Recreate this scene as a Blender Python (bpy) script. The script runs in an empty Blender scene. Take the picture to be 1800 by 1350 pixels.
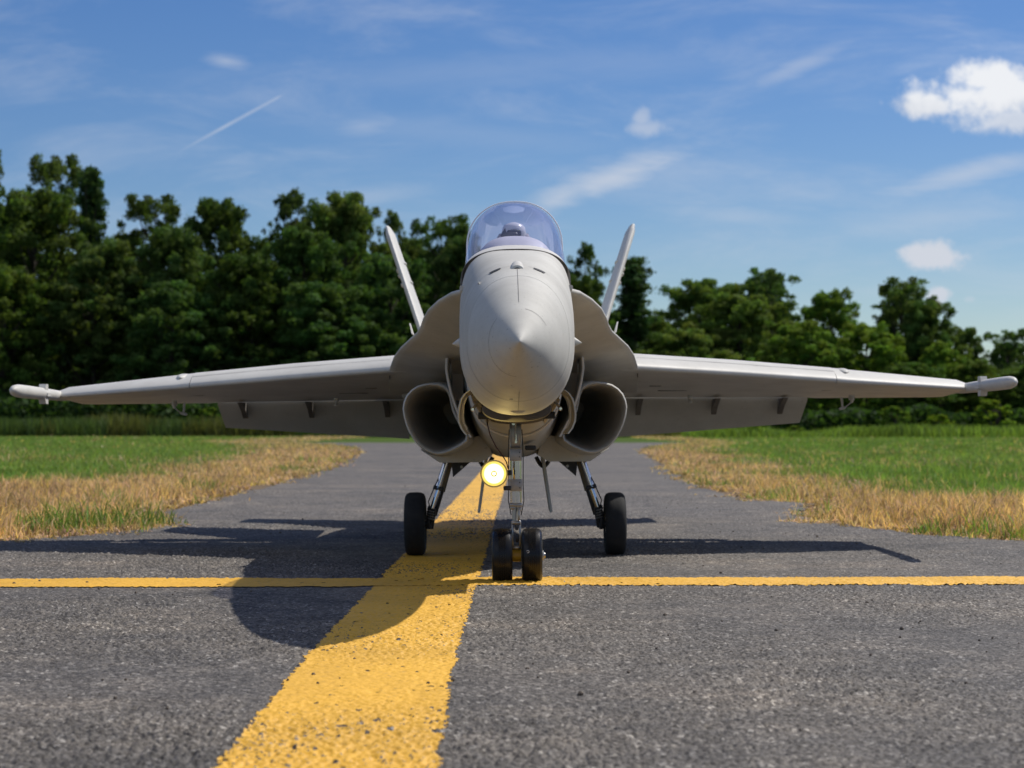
import bpy, math, random
import numpy as np
from mathutils import Vector, Matrix
R = math.radians
random.seed(7)
C = bpy.context.scene.collection
scene = bpy.context.scene

# ------------------------------------------------------------------ camera
CAM_H = 0.357
F = 3454.0            # focal length in units of a 1800 px wide frame
cam_d = bpy.data.cameras.new('camera'); cam = bpy.data.objects.new('camera', cam_d); C.objects.link(cam)
cam_d.sensor_width = 36.0; cam_d.lens = 36.0 * F / 1800.0
cam_d.clip_start = 0.05; cam_d.clip_end = 3000
cam.location = (0, 0, CAM_H); cam.rotation_euler = (R(90) + math.atan(77 / F), 0, 0)
cam_d.dof.use_dof = True; cam_d.dof.focus_distance = 3.95; cam_d.dof.aperture_fstop = 10.0
scene.camera = cam
scene.view_settings.view_transform = 'Standard'; scene.view_settings.look = 'None'
scene.view_settings.exposure = 0.0; scene.view_settings.gamma = 1.0
scene.view_settings.use_curve_mapping = False

# ------------------------------------------------------------------ sun
KX, KY = 0.665, 0.49                       # sun direction (towards the sun) = (KX, KY, 1)
S = Vector((KX, KY, 1)).normalized()
elev = math.asin(S.z); azim = math.atan2(S.x, S.y)
sd = bpy.data.lights.new('sun', 'SUN'); sd.energy = 4.4; sd.angle = R(0.53); sd.color = (1.0, 0.95, 0.87)
sun = bpy.data.objects.new('sun', sd); C.objects.link(sun)
sun.rotation_euler = S.to_track_quat('Z', 'Y').to_euler()
sun.location = (6, 5, 10)

# ------------------------------------------------------------------ world: sky with thin clouds, plus added fill clouds out of view
w = bpy.data.worlds.new('World'); scene.world = w; w.use_nodes = True
nt = w.node_tree; nt.nodes.clear()
def N(tree, typ, **kw):
    n = tree.nodes.new(typ)
    for k, v in kw.items():
        if k.startswith('i_'):
            key = k[2:]
            n.inputs[int(key) if key.isdigit() else key.replace('_', ' ')].default_value = v
        else: setattr(n, k, v)
    return n
def L(tree, a, b): tree.links.new(a, b)
class WM:
    """tiny maths helper on a node tree"""
    def __init__(s, t): s.t = t
    def __call__(s, op, a, b=None, c=None, clamp=False):
        n = s.t.nodes.new('ShaderNodeMath'); n.operation = op; n.use_clamp = clamp
        for i, v in enumerate((a, b, c)):
            if v is None: continue
            if isinstance(v, (int, float)): n.inputs[i].default_value = v
            else: s.t.links.new(v, n.inputs[i])
        return n.outputs[0]
m = WM(nt)
sky = N(nt, 'ShaderNodeTexSky', sky_type='NISHITA', sun_disc=False, sun_elevation=elev, sun_rotation=azim,
        altitude=200.0, air_density=1.0, dust_density=0.35, ozone_density=5.0)
tc = N(nt, 'ShaderNodeTexCoord'); sep = N(nt, 'ShaderNodeSeparateXYZ'); L(nt, tc.outputs['Generated'], sep.inputs[0])
yy = m('MAXIMUM', sep.outputs[1], 0.05)
U = m('DIVIDE', sep.outputs[0], yy); V = m('DIVIDE', sep.outputs[2], yy)
front = m('GREATER_THAN', sep.outputs[1], 0.3)
comb = N(nt, 'ShaderNodeCombineXYZ'); L(nt, U, comb.inputs[0]); L(nt, V, comb.inputs[1])
def noise(scale, detail=6, rough=0.6, sx=1, sy=1, rot=0, off=(0, 0, 0), dist=0.0):
    mp = N(nt, 'ShaderNodeMapping'); L(nt, comb.outputs[0], mp.inputs[0])
    mp.inputs['Rotation'].default_value = (0, 0, rot); mp.inputs['Scale'].default_value = (sx, sy, 1); mp.inputs['Location'].default_value = off
    n = N(nt, 'ShaderNodeTexNoise'); n.inputs['Scale'].default_value = scale; n.inputs['Detail'].default_value = detail
    n.inputs['Roughness'].default_value = rough; n.inputs['Distortion'].default_value = dist
    L(nt, mp.outputs[0], n.inputs[0]); return n.outputs[0]
def smooth(x, a, b):
    n = N(nt, 'ShaderNodeMapRange', interpolation_type='SMOOTHSTEP')
    n.inputs['From Min'].default_value = a; n.inputs['From Max'].default_value = b
    L(nt, x, n.inputs['Value']); return n.outputs[0]
def bump(px, py, rx, ry, ang=0.0):
    """1 in the middle of an ellipse of sky directions, 0 at its rim and below it"""
    u0 = (px - 900) / F; v0 = (752 - py) / F
    du = m('SUBTRACT', U, u0); dv = m('SUBTRACT', V, v0)
    c, s_ = math.cos(ang), math.sin(ang)
    a = m('ADD', m('MULTIPLY', du, c / (rx / F)), m('MULTIPLY', dv, s_ / (rx / F)))
    b = m('ADD', m('MULTIPLY', du, -s_ / (ry / F)), m('MULTIPLY', dv, c / (ry / F)))
    d = m('SQRT', m('ADD', m('MULTIPLY', a, a), m('MULTIPLY', b, b)))
    return m('SUBTRACT', 1.0, d)
fine = noise(28, 8, 0.62); coarse = noise(70, 7, 0.6, off=(3, 1, 0))
def wisp(px, py, rx, ry, ang, strength, amt=0.9):
    n = noise(22, 7, 0.68, sx=0.7, sy=3.2, rot=-ang, off=(px * .01, py * .01, 0), dist=0.4)
    x = m('ADD', bump(px, py, rx, ry, ang), m('MULTIPLY', m('SUBTRACT', n, 0.5), amt * 2))
    x = m('MULTIPLY', smooth(x, -0.15, 1.15), min(1.0, strength * 1.15))
    return m('MULTIPLY', x, smooth(bump(px, py, rx * 1.5, ry * 1.5, ang), 0.0, 0.4))
def puff(px, py, rx, ry, strength=1.0, amt=1.0, lo=0.02, hi=0.72):
    x = m('ADD', bump(px, py, rx, ry), m('MULTIPLY', m('SUBTRACT', coarse, 0.5), amt * 2))
    x = m('MULTIPLY', smooth(x, lo, hi), strength)
    return m('MULTIPLY', x, smooth(bump(px, py, rx * 1.6, ry * 1.6), 0.0, 0.25))
cl = [puff(1765, 172, 200, 62, 1, .8), puff(1735, 135, 110, 46, 1, .8), puff(1635, 182, 90, 34, 1.0, .8), puff(1790, 205, 120, 34, .8, .8),
      puff(1640, 452, 84, 34, 1.0), puff(1139, 224, 52, 24, 0.5, .8, .0, .9), puff(1130, 207, 24, 26, 0.5, .8, .0, .9),
      puff(1650, 517, 32, 20, 0.9), puff(1706, 526, 16, 9, 0.3),
      wisp(1075, 312, 170, 36, R(17), 0.62), wisp(985, 345, 95, 30, R(25), 0.5), wisp(1165, 285, 70, 14, R(22), 0.45),
      wisp(1400, 115, 150, 22, R(24), 0.30), wisp(395, 104, 55, 18, R(-8), 0.38), wisp(640, 220, 80, 28, 0, 0.26),
      wisp(1700, 305, 190, 26, R(14), 0.42), wisp(1300, 380, 180, 26, R(-5), 0.24), wisp(1640, 380, 240, 50, R(5), 0.25),
      wisp(640, 345, 180, 26, R(8), 0.22), wisp(900, 120, 900, 40, R(3), 0.10), wisp(780, 230, 420, 40, R(-4), 0.10)]
# the contrail: a thin straight line
u0, v0 = (290 - 900) / F, (752 - 278) / F; u1, v1 = (506 - 900) / F, (752 - 159) / F
Ln = math.hypot(u1 - u0, v1 - v0); dx, dy = (u1 - u0) / Ln, (v1 - v0) / Ln
a_ = m('ADD', m('MULTIPLY', m('SUBTRACT', U, u0), dx), m('MULTIPLY', m('SUBTRACT', V, v0), dy))
p_ = m('ABSOLUTE', m('ADD', m('MULTIPLY', m('SUBTRACT', U, u0), -dy), m('MULTIPLY', m('SUBTRACT', V, v0), dx)))
trail = m('MULTIPLY', m('SUBTRACT', 1.0, smooth(p_, 0.0002, 0.0014)),
          m('MULTIPLY', smooth(a_, -Ln * .15, Ln * 0.55), m('SUBTRACT', 1.0, smooth(a_, Ln * 0.9, Ln))))
cl.append(m('MULTIPLY', trail, m('MULTIPLY', fine, 0.80)))
tot = cl[0]
for c in cl[1:]: tot = m('MAXIMUM', tot, c)
veil = m('MULTIPLY', smooth(noise(9, 7, 0.65, sx=0.8, sy=3.0, rot=R(-12), dist=0.5), 0.42, 0.82), 0.34)
tot = m('MAXIMUM', tot, veil)
tot = m('MULTIPLY', tot, front, clamp=True)
rest = N(nt, 'ShaderNodeTexNoise'); rest.inputs['Scale'].default_value = 2.6; rest.inputs['Detail'].default_value = 9; rest.inputs['Roughness'].default_value = .6  # unseen clouds overhead and behind the camera, added as neutral fill light
L(nt, tc.outputs['Generated'], rest.inputs[0])
fill_cloud_m = m('MULTIPLY', smooth(rest.outputs[0], 0.41, 0.60), m('MULTIPLY', smooth(sep.outputs[2], 0.18, 0.5), m('SUBTRACT', 1.0, smooth(sep.outputs[1], 0.05, 0.45))))
tot = m('MAXIMUM', tot, fill_cloud_m)
shade = N(nt, 'ShaderNodeMix', data_type='RGBA')
L(nt, smooth(m('ADD', m('MULTIPLY', coarse, 0.5), m('MULTIPLY', bump(1730, 125, 190, 90), 0.5)), 0.1, 0.5), shade.inputs[0])
shade.inputs[6].default_value = (6.6, 7.0, 7.8, 1); shade.inputs[7].default_value = (9.0, 9.2, 9.6, 1)
skyc = N(nt, 'ShaderNodeHueSaturation'); skyc.inputs['Saturation'].default_value = 1.24; skyc.inputs['Value'].default_value = .90; skyc.inputs['Hue'].default_value = .512
L(nt, sky.outputs[0], skyc.inputs['Color'])
mx = N(nt, 'ShaderNodeMix', data_type='RGBA'); L(nt, tot, mx.inputs[0]); L(nt, skyc.outputs[0], mx.inputs[6]); L(nt, shade.outputs[2], mx.inputs[7])
bg = N(nt, 'ShaderNodeBackground'); bg.inputs['Strength'].default_value = 0.095
L(nt, mx.outputs[2], bg.inputs[0]); wo = N(nt, 'ShaderNodeOutputWorld'); L(nt, bg.outputs[0], wo.inputs[0])

# ------------------------------------------------------------------ helpers
def px(x, y, D):
    """the place whose direction is photo pixel (x, y) at depth D"""
    return ((x - 900) / F * D, D, CAM_H + (752 - y) / F * D)

class MB:
    def __init__(s): s.v = []; s.f = []
    def loft(s, rings, cap0=True, cap1=True, closed=True):
        n = len(rings[0]); b = len(s.v)
        for r in rings: s.v += [tuple(p) for p in r]
        for i in range(len(rings) - 1):
            for j in range(n if closed else n - 1):
                k = (j + 1) % n
                s.f.append((b + i * n + j, b + i * n + k, b + (i + 1) * n + k, b + (i + 1) * n + j))
        if cap0: s.f.append(tuple(b + j for j in reversed(range(n))))
        if cap1: s.f.append(tuple(b + (len(rings) - 1) * n + j for j in range(n)))
        return s
    def tube(s, path, rad, n=12, cap=True):
        path = [Vector(p) for p in path]
        if not isinstance(rad, (list, tuple)): rad = [rad] * len(path)
        rings = []; up = None
        for i, p in enumerate(path):
            t = (path[min(i + 1, len(path) - 1)] - path[max(i - 1, 0)]).normalized()
            if up is None:
                up = Vector((0, 0, 1)) if abs(t.z) < .9 else Vector((0, 1, 0))
            a = t.cross(up).normalized(); b = a.cross(t).normalized(); up = b
            rings.append([p + (a * math.cos(2 * math.pi * k / n) + b * math.sin(2 * math.pi * k / n)) * rad[i] for k in range(n)])
        return s.loft(rings, cap, cap)
    def box(s, c, d, rot=None, bev=0.0):
        c = Vector(c); hx, hy, hz = d[0] / 2, d[1] / 2, d[2] / 2
        M = rot if rot is not None else Matrix.Identity(3)
        e = min(bev, hx * .9, hy * .9, hz * .9)
        if e <= 0:
            r = [[(-hx, -hy, z), (hx, -hy, z), (hx, hy, z), (-hx, hy, z)] for z in (-hz, hz)]
        else:
            def ring(q, z):
                x, y = hx - q, hy - q; k = e
                return [(-x + k, -y, z), (x - k, -y, z), (x, -y + k, z), (x, y - k, z), (x - k, y, z), (-x + k, y, z), (-x, y - k, z), (-x, -y + k, z)]
            r = [ring(e * .99 if False else e * .6, -hz), ring(0, -hz + e), ring(0, hz - e), ring(e * .6, hz)]
        return s.loft([[c + M @ Vector(p) for p in q] for q in r])
    def lathe(s, c, axis, prof, n=32, caps=True):
        """prof = [(distance along the axis, radius)]"""
        c = Vector(c); ax = Vector(axis).normalized()
        a = ax.cross(Vector((0, 0, 1)) if abs(ax.z) < .9 else Vector((1, 0, 0))).normalized(); b = ax.cross(a)
        rings = [[c + ax * t + (a * math.cos(2 * math.pi * k / n) + b * math.sin(2 * math.pi * k / n)) * max(r, 1e-5) for k in range(n)] for t, r in prof]
        return s.loft(rings, caps, caps)
    def prism(s, pts, off):
        off = Vector(off); return s.loft([[Vector(p) for p in pts], [Vector(p) + off for p in pts]])
    def build(s, name, mat, parent=None, smooth=True, angle=40, bevel=0.0):
        me = bpy.data.meshes.new(name); me.from_pydata(s.v, [], s.f); me.validate()
        import bmesh
        bm = bmesh.new(); bm.from_mesh(me); bmesh.ops.recalc_face_normals(bm, faces=bm.faces[:]); bm.to_mesh(me); bm.free()
        if smooth:
            me.polygons.foreach_set('use_smooth', [True] * len(me.polygons)); me.set_sharp_from_angle(angle=R(angle))
        me.materials.append(mat)
        o = bpy.data.objects.new(name, me); C.objects.link(o)
        if parent: o.parent = parent
        if bevel:
            md = o.modifiers.new('bevel', 'BEVEL'); md.width = bevel; md.segments = 2; md.limit_method = 'ANGLE'; md.angle_limit = R(35)
        return o

def np_mesh(name, verts, faces, mat, smooth=False, colors=None, parent=None):
    me = bpy.data.meshes.new(name); nf = len(faces); k = faces.shape[1]
    me.vertices.add(len(verts)); me.vertices.foreach_set('co', verts.astype(np.float32).ravel())
    me.loops.add(nf * k); me.loops.foreach_set('vertex_index', faces.astype(np.int32).ravel())
    me.polygons.add(nf); me.polygons.foreach_set('loop_start', np.arange(0, nf * k, k, dtype=np.int32))
    if smooth: me.polygons.foreach_set('use_smooth', np.ones(nf, dtype=bool))
    if colors is not None:
        at = me.color_attributes.new('tint', 'FLOAT_COLOR', 'POINT')
        at.data.foreach_set('color', colors.astype(np.float32).ravel())
    me.update(calc_edges=True); me.materials.append(mat)
    o = bpy.data.objects.new(name, me); C.objects.link(o)
    if parent: o.parent = parent
    return o

def tag(o, label=None, cat=None, group=None, kind=None):
    if label: o['label'] = label
    if cat: o['category'] = cat
    if group: o['group'] = group
    if kind: o['kind'] = kind
    return o
def empty(name, loc=(0, 0, 0), rot=(0, 0, 0)):
    o = bpy.data.objects.new(name, None); C.objects.link(o); o.location = loc; o.rotation_euler = rot; o.empty_display_size = .1
    return o

# ------------------------------------------------------------------ materials
def mat(name, col, rough=0.5, metal=0.0, spec=0.5):
    mt = bpy.data.materials.new(name); mt.use_nodes = True
    b = mt.node_tree.nodes['Principled BSDF']
    b.inputs['Base Color'].default_value = (*col, 1); b.inputs['Roughness'].default_value = rough
    b.inputs['Metallic'].default_value = metal; b.inputs['Specular IOR Level'].default_value = spec
    return mt
def dirty(name, col, col2, rough=0.45, metal=0.0, scale=9.0, bump=0.0, bscale=300.0, speck=0.0):
    """paint with broad mottling, fine grain and small dark specks"""
    mt = mat(name, col, rough, metal); t = mt.node_tree; b = t.nodes['Principled BSDF']; b.inputs['Specular IOR Level'].default_value = .28
    tc = t.nodes.new('ShaderNodeTexCoord')
    n = N(t, 'ShaderNodeTexNoise'); n.inputs['Scale'].default_value = scale; n.inputs['Detail'].default_value = 8; n.inputs['Roughness'].default_value = .65
    L(t, tc.outputs['Object'], n.inputs[0])
    mr = N(t, 'ShaderNodeMapRange'); mr.inputs[1].default_value = .35; mr.inputs[2].default_value = .68; L(t, n.outputs[0], mr.inputs[0])
    x = N(t, 'ShaderNodeMix', data_type='RGBA'); x.inputs[6].default_value = (*col, 1); x.inputs[7].default_value = (*col2, 1); L(t, mr.outputs[0], x.inputs[0])
    out = x.outputs[2]
    if speck:
        s1 = N(t, 'ShaderNodeTexNoise'); s1.inputs['Scale'].default_value = 160; s1.inputs['Detail'].default_value = 2; L(t, tc.outputs['Object'], s1.inputs[0])
        sr = N(t, 'ShaderNodeMapRange'); sr.inputs[1].default_value = .67; sr.inputs[2].default_value = .73; sr.inputs[4].default_value = speck; L(t, s1.outputs[0], sr.inputs[0])
        y = N(t, 'ShaderNodeMix', data_type='RGBA'); y.inputs[7].default_value = (.06, .055, .05, 1); L(t, out, y.inputs[6]); L(t, sr.outputs[0], y.inputs[0]); out = y.outputs[2]
    L(t, out, b.inputs['Base Color'])
    rr = N(t, 'ShaderNodeMapRange'); rr.inputs[3].default_value = rough - .07; rr.inputs[4].default_value = rough + .09; L(t, n.outputs[0], rr.inputs[0]); L(t, rr.outputs[0], b.inputs['Roughness'])
    if bump:
        n2 = N(t, 'ShaderNodeTexNoise'); n2.inputs['Scale'].default_value = bscale; n2.inputs['Detail'].default_value = 3; L(t, tc.outputs['Object'], n2.inputs[0])
        bp = N(t, 'ShaderNodeBump'); bp.inputs['Strength'].default_value = bump; bp.inputs['Distance'].default_value = .001; L(t, n2.outputs[0], bp.inputs['Height']); L(t, bp.outputs[0], b.inputs['Normal'])
    return mt
PAINT = dirty('matte_grey_paint', (.545, .53, .485), (.44, .425, .385), .66, bump=.18, bscale=420, speck=.35, scale=6)
PAINT2 = dirty('pale_grey_paint', (.61, .59, .54), (.52, .50, .455), .5, bump=.08, speck=.2)
DUCT = dirty('duct_paint', (.62, .58, .50), (.52, .48, .42), .6)
SEAM = mat('seam_dark', (.16, .15, .14), .8)  # dark grey of the panel seams
HINGE = dirty('dark_hinge_paint', (.16, .145, .12), (.10, .09, .08), .7)
DARK = mat('dark_recess', (.03, .03, .03), .7)
STEEL = dirty('brushed_steel', (.42, .41, .40), (.34, .33, .32), .34, metal=.9, scale=40)
CHROME = mat('polished_chrome', (.75, .75, .78), .12, 1.0)
GUN = dirty('dark_metal', (.07, .07, .075), (.05, .05, .05), .45, metal=.5)
BRASS = mat('yellow_brass', (.70, .5, .2), .3, .9)
RUBBER = dirty('black_rubber', (.010, .010, .012), (.016, .016, .017), .27, scale=14, bump=.12, bscale=500)
RUBBER_M = dirty('worn_rubber', (.014, .014, .015), (.028, .027, .026), .8, scale=20, bump=.5, bscale=260)
WIRE = mat('wire_insulation', (.06, .015, .012), .5)
YBAND = mat('yellow_sleeve', (.65, .38, .03), .4)  # even yellow on the axle sleeve
WHITE = mat('white_print', (.7, .7, .68), .6)

def emission(name, col, s):
    mt = bpy.data.materials.new(name); mt.use_nodes = True; t = mt.node_tree; t.nodes.clear()
    e = N(t, 'ShaderNodeEmission'); e.inputs[0].default_value = (*col, 1); e.inputs[1].default_value = s
    o = N(t, 'ShaderNodeOutputMaterial'); L(t, e.outputs[0], o.inputs[0]); return mt
def glass(name, tint):
    mt = bpy.data.materials.new(name); mt.use_nodes = True; t = mt.node_tree; t.nodes.clear()
    tr = N(t, 'ShaderNodeBsdfTransparent'); tr.inputs[0].default_value = (*tint, 1)
    gl = N(t, 'ShaderNodeBsdfGlossy'); gl.inputs['Roughness'].default_value = .04; gl.inputs['Color'].default_value = (.9, .92, 1, 1)
    df = N(t, 'ShaderNodeBsdfDiffuse'); df.inputs[0].default_value = (.56, .56, .74, 1)
    lw_ = N(t, 'ShaderNodeLayerWeight'); lw_.inputs[0].default_value = .5
    pw = N(t, 'ShaderNodeMath', operation='POWER'); L(t, lw_.outputs['Facing'], pw.inputs[0]); pw.inputs[1].default_value = 4.0
    fr = N(t, 'ShaderNodeMapRange'); fr.inputs[3].default_value = .10; fr.inputs[4].default_value = .75; L(t, pw.outputs[0], fr.inputs[0])
    a = N(t, 'ShaderNodeMixShader'); L(t, fr.outputs[0], a.inputs[0]); L(t, tr.outputs[0], a.inputs[1]); L(t, gl.outputs[0], a.inputs[2])
    c = N(t, 'ShaderNodeMixShader'); c.inputs[0].default_value = .065; L(t, a.outputs[0], c.inputs[1]); L(t, df.outputs[0], c.inputs[2])
    o = N(t, 'ShaderNodeOutputMaterial'); L(t, c.outputs[0], o.inputs[0]); return mt
GLASS = glass('tinted_canopy_acrylic', (.88, .89, .975))

# ------------------------------------------------------------------ ground noise (shared by pavement and paint)
def h2(ix, iy, s):
    n = (ix * 374761393 + iy * 668265263 + s * 974634777) & 0xFFFFFFFF
    n = ((n ^ (n >> 13)) * 1274126177) & 0xFFFFFFFF
    n = n ^ (n >> 16)
    return (n & 0xFFFF) / 65535.0
def vnoise(x, y, s):
    ix = np.floor(x).astype(np.int64); iy = np.floor(y).astype(np.int64); fx = x - ix; fy = y - iy
    fx = fx * fx * (3 - 2 * fx); fy = fy * fy * (3 - 2 * fy)
    return (h2(ix, iy, s) * (1 - fx) + h2(ix + 1, iy, s) * fx) * (1 - fy) + (h2(ix, iy + 1, s) * (1 - fx) + h2(ix + 1, iy + 1, s) * fx) * fy
def stones(x, y, cell, s):
    x = x / cell; y = y / cell; ix = np.floor(x).astype(np.int64); iy = np.floor(y).astype(np.int64)
    best = np.full(x.shape, 9.0); hh = np.zeros(x.shape)
    for a in (-1, 0, 1):
        for b in (-1, 0, 1):
            cx = ix + a; cy = iy + b
            d = (x - cx - h2(cx, cy, s)) ** 2 + (y - cy - h2(cx, cy, s + 5)) ** 2
            q = d < best; best = np.where(q, d, best); hh = np.where(q, h2(cx, cy, s + 9), hh)
    return np.clip(1 - best * 1.7, 0, 1) * (0.35 + 0.65 * hh)
def height(x, y):
    z = stones(x, y, .0088, 3) * .0040 + stones(x + 3, y + 7, .0058, 17) * .0022
    z *= .12 + 1.75 * vnoise(x / .40, y / .55, 49)          # worn smooth in places, coarse in others
    z += (vnoise(x / .045, y / .045, 41) - .5) * .0020 + (vnoise(x / .16, y / .16, 43) - .5) * .0025
    return z
def grid_faces(nr, nc):
    a = (np.arange(nr - 1)[:, None] * nc + np.arange(nc - 1)[None, :]).ravel()
    return np.stack([a, a + 1, a + nc + 1, a + nc], 1)

def asphalt_mat():
    mt = bpy.data.materials.new('asphalt'); mt.use_nodes = True; t = mt.node_tree; b = t.nodes['Principled BSDF']
    tc = t.nodes.new('ShaderNodeTexCoord'); co = tc.outputs['Object']
    def vor(scale, feat='F1'):
        n = N(t, 'ShaderNodeTexVoronoi', feature=feat); n.inputs['Scale'].default_value = scale; L(t, co, n.inputs['Vector']); return n
    def noi(scale, det=5, ro=.6):
        n = N(t, 'ShaderNodeTexNoise'); n.inputs['Scale'].default_value = scale; n.inputs['Detail'].default_value = det; n.inputs['Roughness'].default_value = ro; L(t, co, n.inputs[0]); return n.outputs[0]
    def ramp(x, pts):
        r = N(t, 'ShaderNodeValToRGB'); e = r.color_ramp.elements
        while len(e) > 1: e.remove(e[-1])
        e[0].position = pts[0][0]; e[0].color = (*pts[0][1], 1)
        for p, c in pts[1:]:
            q = e.new(p); q.color = (*c, 1)
        L(t, x, r.inputs[0]); return r.outputs[0]
    v = vor(165); sc = N(t, 'ShaderNodeSeparateColor'); L(t, v.outputs['Color'], sc.inputs[0])
    base = ramp(sc.outputs[0], [(0, (.048, .042, .037)), (.40, (.086, .077, .068)), (.75, (.136, .123, .109)), (.95, (.185, .170, .152)), (1, (.34, .32, .29))])
    big = ramp(noi(1.1, 8, .72), [(.30, (.52, .52, .54)), (.42, (.82, .82, .83)), (.55, (1.06, 1.03, .99)), (.68, (1.55, 1.43, 1.28))])
    mul = N(t, 'ShaderNodeMix', data_type='RGBA', blend_type='MULTIPLY'); mul.inputs[0].default_value = 1
    L(t, base, mul.inputs[6]); L(t, big, mul.inputs[7])
    mid = ramp(noi(7, 8, .7), [(.3, (.62, .62, .63)), (.5, (1, 1, 1)), (.7, (1.38, 1.34, 1.28))])
    mul2 = N(t, 'ShaderNodeMix', data_type='RGBA', blend_type='MULTIPLY'); mul2.inputs[0].default_value = 1
    L(t, mul.outputs[2], mul2.inputs[6]); L(t, mid, mul2.inputs[7]); L(t, mul2.outputs[2], b.inputs['Base Color'])
    b.inputs['Roughness'].default_value = .78; b.inputs['Specular IOR Level'].default_value = .4
    v2 = vor(230); bp = N(t, 'ShaderNodeBump'); bp.inputs['Strength'].default_value = .8; bp.inputs['Distance'].default_value = .0016; bp.invert = True
    L(t, v2.outputs['Distance'], bp.inputs['Height']); L(t, bp.outputs[0], b.inputs['Normal'])
    return mt
ASPH = asphalt_mat()
def paint_line_mat():
    mt = bpy.data.materials.new('yellow_road_paint'); mt.use_nodes = True; t = mt.node_tree; b = t.nodes['Principled BSDF']
    tc = t.nodes.new('ShaderNodeTexCoord')
    n = N(t, 'ShaderNodeTexNoise'); n.inputs['Scale'].default_value = 60; n.inputs['Detail'].default_value = 8; n.inputs['Roughness'].default_value = .7; L(t, tc.outputs['Object'], n.inputs[0])
    r = N(t, 'ShaderNodeValToRGB'); e = r.color_ramp.elements
    e[0].position = .28; e[0].color = (.38, .22, .04, 1); e[1].position = .42; e[1].color = (.73, .395, .030, 1)
    q = e.new(.75); q.color = (.85, .47, .045, 1); L(t, n.outputs[0], r.inputs[0])
    n3 = N(t, 'ShaderNodeTexNoise'); n3.inputs['Scale'].default_value = 3; n3.inputs['Detail'].default_value = 6; L(t, tc.outputs['Object'], n3.inputs[0])
    mr = N(t, 'ShaderNodeMapRange'); mr.inputs[1].default_value = .35; mr.inputs[2].default_value = .7; mr.inputs[3].default_value = 1.0; mr.inputs[4].default_value = .80; L(t, n3.outputs[0], mr.inputs[0])
    mu = N(t, 'ShaderNodeMix', data_type='RGBA', blend_type='MULTIPLY'); mu.inputs[0].default_value = 1; L(t, r.outputs[0], mu.inputs[6]); L(t, mr.outputs[0], mu.inputs[7])
    L(t, mu.outputs[2], b.inputs['Base Color']); b.inputs['Roughness'].default_value = .62
    v = N(t, 'ShaderNodeTexVoronoi'); v.inputs['Scale'].default_value = 190; L(t, tc.outputs['Object'], v.inputs['Vector'])
    bp = N(t, 'ShaderNodeBump'); bp.inputs['Strength'].default_value = .5; bp.inputs['Distance'].default_value = .0012; bp.invert = True
    L(t, v.outputs['Distance'], bp.inputs['Height']); L(t, bp.outputs[0], b.inputs['Normal'])
    return mt
YPAINT = paint_line_mat()
def turf_mat():
    mt = bpy.data.materials.new('soil_and_turf'); mt.use_nodes = True; t = mt.node_tree; b = t.nodes['Principled BSDF']
    tc = t.nodes.new('ShaderNodeTexCoord')
    n = N(t, 'ShaderNodeTexNoise'); n.inputs['Scale'].default_value = .6; n.inputs['Detail'].default_value = 10; n.inputs['Roughness'].default_value = .75; L(t, tc.outputs['Object'], n.inputs[0])
    r = N(t, 'ShaderNodeValToRGB'); e = r.color_ramp.elements
    e[0].position = .35; e[0].color = (.045, .085, .012, 1); e[1].position = .7; e[1].color = (.09, .125, .025, 1); b.inputs['Specular IOR Level'].default_value = .05
    L(t, n.outputs[0], r.inputs[0]); L(t, r.outputs[0], b.inputs['Base Color']); b.inputs['Roughness'].default_value = .9
    return mt
TURF = turf_mat()

# ------------------------------------------------------------------ ground, runway, taxiway
me = MB(); me.loft([[(-1500, -300, 0), (1500, -300, 0)], [(-1500, 1900, 0), (1500, 1900, 0)]], False, False, False)
g = me.build('ground', TURF, smooth=False); g.location.z = -.016; tag(g, kind='structure')
# outline of the pavement edge as x(y): left and right
LE = [(5.95, -9.0), (6.10, -1.62), (6.6, -1.36), (7.15, -1.24), (8.3, -1.47), (9.3, -1.46), (10.9, -1.48), (14.3, -1.56), (18, -1.60), (28.7, -2.2), (37, -2.9), (43, -4.0), (48, -5.5)]
RE = [(5.85, 9.0), (6.05, 1.72), (6.5, 1.36), (7.2, 1.22), (7.9, 1.15), (9.2, 1.42), (9.8, 1.14), (11.4, 1.13), (14.9, 1.26), (21.3, 1.56), (32.4, 2.1), (38, 2.6), (43, 3.4), (48, 4.5)]
def xe(E, y): return np.interp(y, [p[0] for p in E], [p[1] for p in E])
# coarse pavement: runway (camera end) plus taxiway plus the crossing strip far behind
a = MB(); ys = [-12, 5.9] + [6.0 + .22 * i for i in range(0, 160)] + [42, 45, 48]
rings = []
rw = random.Random(3)
for y in ys:
    if y < 5.95: xl, xr = -60, 60
    else:
        j = .035
        xl = float(xe(LE, y)) + rw.uniform(-j, j); xr = float(xe(RE, y)) + rw.uniform(-j, j)
    rings.append([(xl, y, -.0045), (xr, y, -.0045)])
a.loft(rings, False, False, False); t_ = a.build('taxiway', ASPH, smooth=False); tag(t_, kind='structure')
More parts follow.
